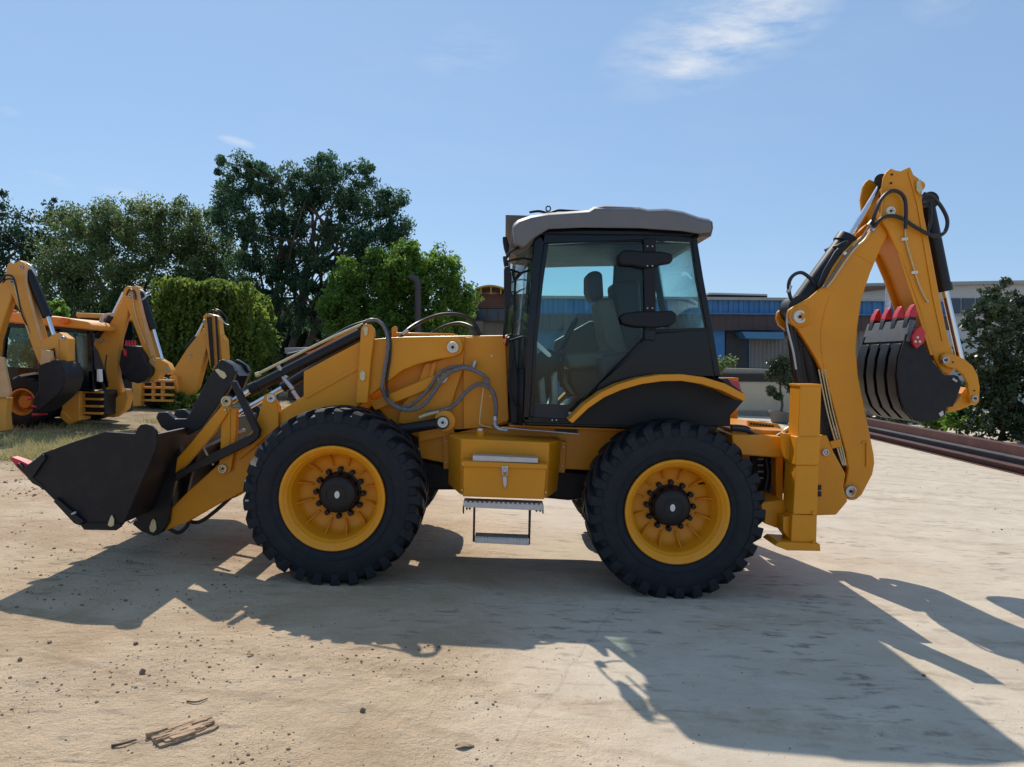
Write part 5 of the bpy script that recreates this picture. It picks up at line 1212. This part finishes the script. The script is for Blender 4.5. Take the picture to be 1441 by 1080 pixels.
for a, yy in (((80, 506, 94, 526), .72), ((80, 506, 94, 526), .92)): rod('bucket_rib', (a[0], a[1]), (a[2], a[3]), YA_ + yy, 1.4, GALV, r, seg=6)
for i in range(3): O('bucket_tooth', sh_cyl(P(44 + i * 1, 560 + i * 12, YA_ + .5 + .1 * i), P(38 + i * 14, 563 + i * 10, YA_ + .5 + .1 * i), .03, .012, 6), RED, r)
p('stabiliser', [(-14, 500), (4, 503), (14, 552), (12, 560), (-14, 560)], .1, .16, mat('pale_orange', (.62, .36, .17), .5), .01)
p('stabiliser_leg', [(-14, 560), (10, 560), (8, 584), (10, 606), (-14, 610)], .14, .28, YPARK, .01)
ptyre('wheel', -70, 560, 45, YA_, r)
small(r, YA_, [(17, 397, 3.4, .86), (64, 500, 3, .82), (88, 476, 3, .82), (30, 376, 2.6, .86)],
      [([(20, 400), (26, 425), (36, 455), (41, 470)], .010, .866, BRASS), ([(0, 398), (8, 388), (18, 390), (22, 402)], .016, .74, HOSE)])
p('link_rib', [(80, 478), (82, 478), (82, 505), (80, 505)], .82, .838, YPARK, .003)
# third one, by the ivy
YC_ = 12.3
r = thing('parked_backhoe', 'farthest parked yellow backhoe, its boom folded in front of the ivy', 'backhoe loader', (P(210, 575, YC_).x, YC_ + 1.0, 0), 'backhoes parked at the left')
p = ppl(r, YC_)
p('boom', [(240, 525), (246, 517), (262, 492), (286, 462), (291, 470), (290, 490), (284, 515), (276, 545), (268, 556), (254, 566), (246, 564), (241, 545)], .84, 1.16, YPARK, .02)
p('dipper_arm', [(285, 446), (290, 441), (303, 443), (309, 452), (311, 470), (317, 478), (319, 505), (314, 516), (302, 526), (296, 518), (290, 490)], .84, 1.08, YPARK, .02)
for x in (296, 304): rod('hose_bundle', (x, 446), (x + 4, 515), YC_ + .80, 1.6, BLK, r, seg=8)
p('dipper_seam', [(291, 446), (293, 446), (300, 520), (297, 518)], .815, .838, BLK, .0)
p('dipper_plate', [(309, 470), (317, 478), (319, 505), (313, 512)], .80, .838, YPARK, .005)
rod('dipper_cylinder', (262, 492), (276, 474), YC_ + 1.0, 3, BLK, r); rod('piston_rod', (276, 474), (286, 455), YC_ + 1.0, 1.6, CHR, r)
hose('hydraulic_hose', [(300, 444), (310, 447), (316, 455), (322, 458)], .014, GALV, r, YC_ + .8)
hose('hydraulic_hose', [(292, 442), (298, 437), (306, 439), (312, 446)], .016, HOSE, r, YC_ + .8)
p('rear_frame', [(185, 537), (198, 537), (198, 572), (186, 573)], .2, .4, YPARK, .02)
for y in (534, 544, 554, 562): p('slide_rail', [(198, y), (242, y + 1), (242, y + 4), (198, y + 3)], .3, .45, YPARK, .008)
for x in (213, 226): p('rail_post', [(x, 534), (x + 4, 534), (x + 4, 566), (x, 566)], .34, .44, YPARK, .008)
p('chassis', [(110, 530), (242, 538), (242, 562), (110, 562)], .6, 1.4, BLK, .03)
ptyre('wheel', 214, 556, 20, YC_ + .75, r); ptyre('wheel', 228, 556, 20, YC_ + 1.6, r); ptyre('wheel', 110, 556, 20, YC_ + .1, r)
p('cab_frame', [(110, 446), (150, 448), (156, 535), (110, 535)], .3, 1.5, GBLK, .04)
p('cab_roof', [(106, 440), (152, 442), (154, 449), (106, 447)], .2, 1.6, ORG, .04)
p('swing_post', [(238, 530), (248, 528), (252, 562), (240, 560)], .7, 1.3, YPARK, .02)

small(r, YC_, [(287, 452, 2, .72), (250, 555, 2.4, .82), (268, 500, 1.6, .82)], [([(299, 440), (303, 436), (310, 438), (316, 444), (321, 452)], .016, .78, HOSE)])
p('valve_block', [(199, 538), (212, 538), (212, 560), (199, 560)], .5, .9, BLKM, .02)
# ------------------------------------------------------------------ litter and loose stones on the yard
def lump(r, seed, flat=.6):
    bm = bmesh.new(); bmesh.ops.create_icosphere(bm, subdivisions=1, radius=r)
    for v in bm.verts: v.co *= 1 + .45 * mnoise.noise(v.co * (1.3 / r) + Vector((seed, 0, 0))); v.co.z *= flat
    vv = [tuple(v.co) for v in bm.verts]; ff = [tuple(x.index for x in f.verts) for f in bm.faces]; bm.free(); return vv, ff
STONE = mat('clod_stone', (0.20, 0.14, 0.09), 0.95, var=0.5, vscale=9)
protos = [lump(1.0, i * 3.1) for i in range(7)]
gv, gf = [], []
def scatter(n, x0, x1, y0, y1, rmin, rmax, dens=None):
    for i in range(n):
        px, py = random.uniform(x0, x1), random.uniform(y0, y1); q = G(px, py)
        if dens and mnoise.noise(Vector((q.x * 1.1, q.y * 1.1, 7))) < dens: continue
        rr = rmin * (rmax / rmin) ** (random.random() ** 3.4); vv, ff = random.choice(protos); a = random.random() * 6.28; ca, sa = math.cos(a), math.sin(a); o = len(gv)
        gv.extend((q.x + rr * (x * ca - y * sa), q.y + rr * (x * sa + y * ca), rr * .25 + rr * z) for x, y, z in vv); gf.extend(tuple(k + o for k in t) for t in ff)
scatter(2600, -20, 700, 850, 1085, .0016, .009, .02)
scatter(700, -20, 900, 800, 1085, .0016, .006)
scatter(260, 600, 1445, 850, 1085, .0016, .005)
scatter(500, -20, 340, 640, 860, .004, .014, .0)
scatter(420, 1030, 1441, 588, 760, .004, .014, .1)
scatter(500, 0, 260, 640, 700, .006, .022, .05)
me = bpy.data.meshes.new('gravel'); me.from_pydata(gv, [], gf); me.materials.append(STONE)
o = bpy.data.objects.new('gravel', me); C.objects.link(o); o['kind'] = 'stuff'; o['label'] = 'small clods and grit scattered over the yard'
stones = (((200, 948), .017, 'larger dark clod left of the bottom centre, nearest the wood scrap'), ((191, 907), .013, 'dark clod lying just below the bucket shadow'), ((510, 1002), .014, 'sharp dark stone below the front tyre shadow'), ((100, 775), .012, 'lone stone under the loader bucket lip'), ((28, 930), .012, 'small clod lying nearest the left edge of the yard'), ((1300, 952), .010, 'small dark stone in the boom shadow at the right'), ((70, 905), .012, 'clod between the left edge and the bucket shadow'))
for i, ((x, y), rr, lab) in enumerate(stones):
    q = G(x, y); v, f = lump(rr, i * 5.3 + 1, .8)
    o = O('stone', ([(a + q.x, b_ + q.y, c + rr * .4) for a, b_, c in v], f), STONE, None, 0, smooth=30); tag(o, lab, 'stone', 'loose stones on the yard')
# the split piece of old wood in the foreground, built of its splintered layers
WOOD = mat('weathered_wood', (0.40, 0.27, 0.165), 0.9, var=0.4, vscale=22, bump=0.7, bscale=90)
WOODD = mat('dark_wood', (0.12, 0.085, 0.06), 0.95, var=0.4, vscale=20)
wr = thing('wood_scrap', 'splintered flat piece of weathered wood lying on the sand in the foreground', 'wood', tuple(G(258, 1036)))
a, b_, c = G(206, 1030), G(225, 1054), G(309, 1026)
u = (c - b_).normalized(); w_ = Vector((-u.y, u.x, 0)); Lw = (c - b_).length * 1.02; Ww = .115
def sliver(l0, l1, w0, w1, z0, z1, seed):
    n = 9; top = []
    e0, e1 = [], []
    for i in range(n + 1):
        t = i / n; l = l0 + (l1 - l0) * t
        j0 = w0 + .006 * mnoise.noise(Vector((l * 40, seed, 0))); j1 = w1 + .006 * mnoise.noise(Vector((l * 40, seed + 9, 0)))
        if i in (0, n): j0 += (w1 - w0) * .3 * random.random(); j1 -= (w1 - w0) * .3 * random.random()
        dz = .003 * mnoise.noise(Vector((l * 25, seed, 4)))
        e0.append((l, j0, dz)); e1.append((l, j1, dz))
    loop = e0 + e1[::-1]; m_ = len(loop)
    pt = lambda l, ww, z: tuple(b_ + u * l + w_ * ww + Vector((0, 0, z)))
    v = [pt(l, ww, z0) for l, ww, dz in loop] + [pt(l, ww, z1 + dz) for l, ww, dz in loop]
    f = []
    for i in range(n): f += [(i, i + 1, m_ - 2 - i, m_ - 1 - i), (m_ + i, m_ + i + 1, 2 * m_ - 2 - i, 2 * m_ - 1 - i)]
    f += [(i, (i + 1) % m_, (i + 1) % m_ + m_, i + m_) for i in range(m_)]
    return v, f
O('wood_core', sliver(.0, Lw, 0, Ww, .001, .009, 1), WOOD, wr, smooth=0)
for i in range(44):
    w0 = random.uniform(-.006, Ww - .014); l0 = random.uniform(-.012, Lw * .6); l1 = l0 + random.uniform(.25, .55) * Lw
    O('wood_splinter', sliver(l0, min(Lw * 1.04, l1), w0, w0 + random.uniform(.006, .022), .004, .010 + .012 * random.random(), i * 7.7), WOOD, wr, smooth=0)
o = O('twig', sh_tube([G(157, 1050, .006), G(172, 1047, .010), G(192, 1041, .008)], .006, 6, 4, .003), WOODD); tag(o, 'short dark twig left of the wood scrap', 'twig')
o = O('bark_curl', sh_tube([G(263, 987, .005), G(277, 988, .008), G(292, 983, .006)], .004, 6, 4, .002), WOODD); tag(o, 'thin curved bark strip above the wood scrap', 'twig')
def leaf(px, py, L_, W_, ang, lab):
    q = G(px, py); v = []; n = 8
    for i in range(n + 1):
        t = i / n; hw = W_ * math.sin(math.pi * (t ** .8)) * .5 + .0005; x = (t - .5) * L_
        for s in (-1, 0, 1): v.append((q.x + x * math.cos(ang) - s * hw * math.sin(ang), q.y + x * math.sin(ang) + s * hw * math.cos(ang), .004 + (abs(s) * .006 + .004 * math.sin(t * 5))))
    f = []
    for i in range(n): f += [(3 * i, 3 * i + 3, 3 * i + 4, 3 * i + 1), (3 * i + 1, 3 * i + 4, 3 * i + 5, 3 * i + 2)]
    o = O('fallen_leaf', (v, f), mat('dead_leaf', (.27, .20, .12), .8, var=.3, vscale=40)); sm = o.modifiers.new('thickness', 'SOLIDIFY'); sm.thickness = .0008; tag(o, lab, 'leaf', 'fallen leaves')
leaf(654, 1052, .075, .036, .15, 'dead brown leaf at the bottom centre of the yard')
leaf(352, 923, .034, .022, .5, 'small curled leaf below the front tyre shadow')
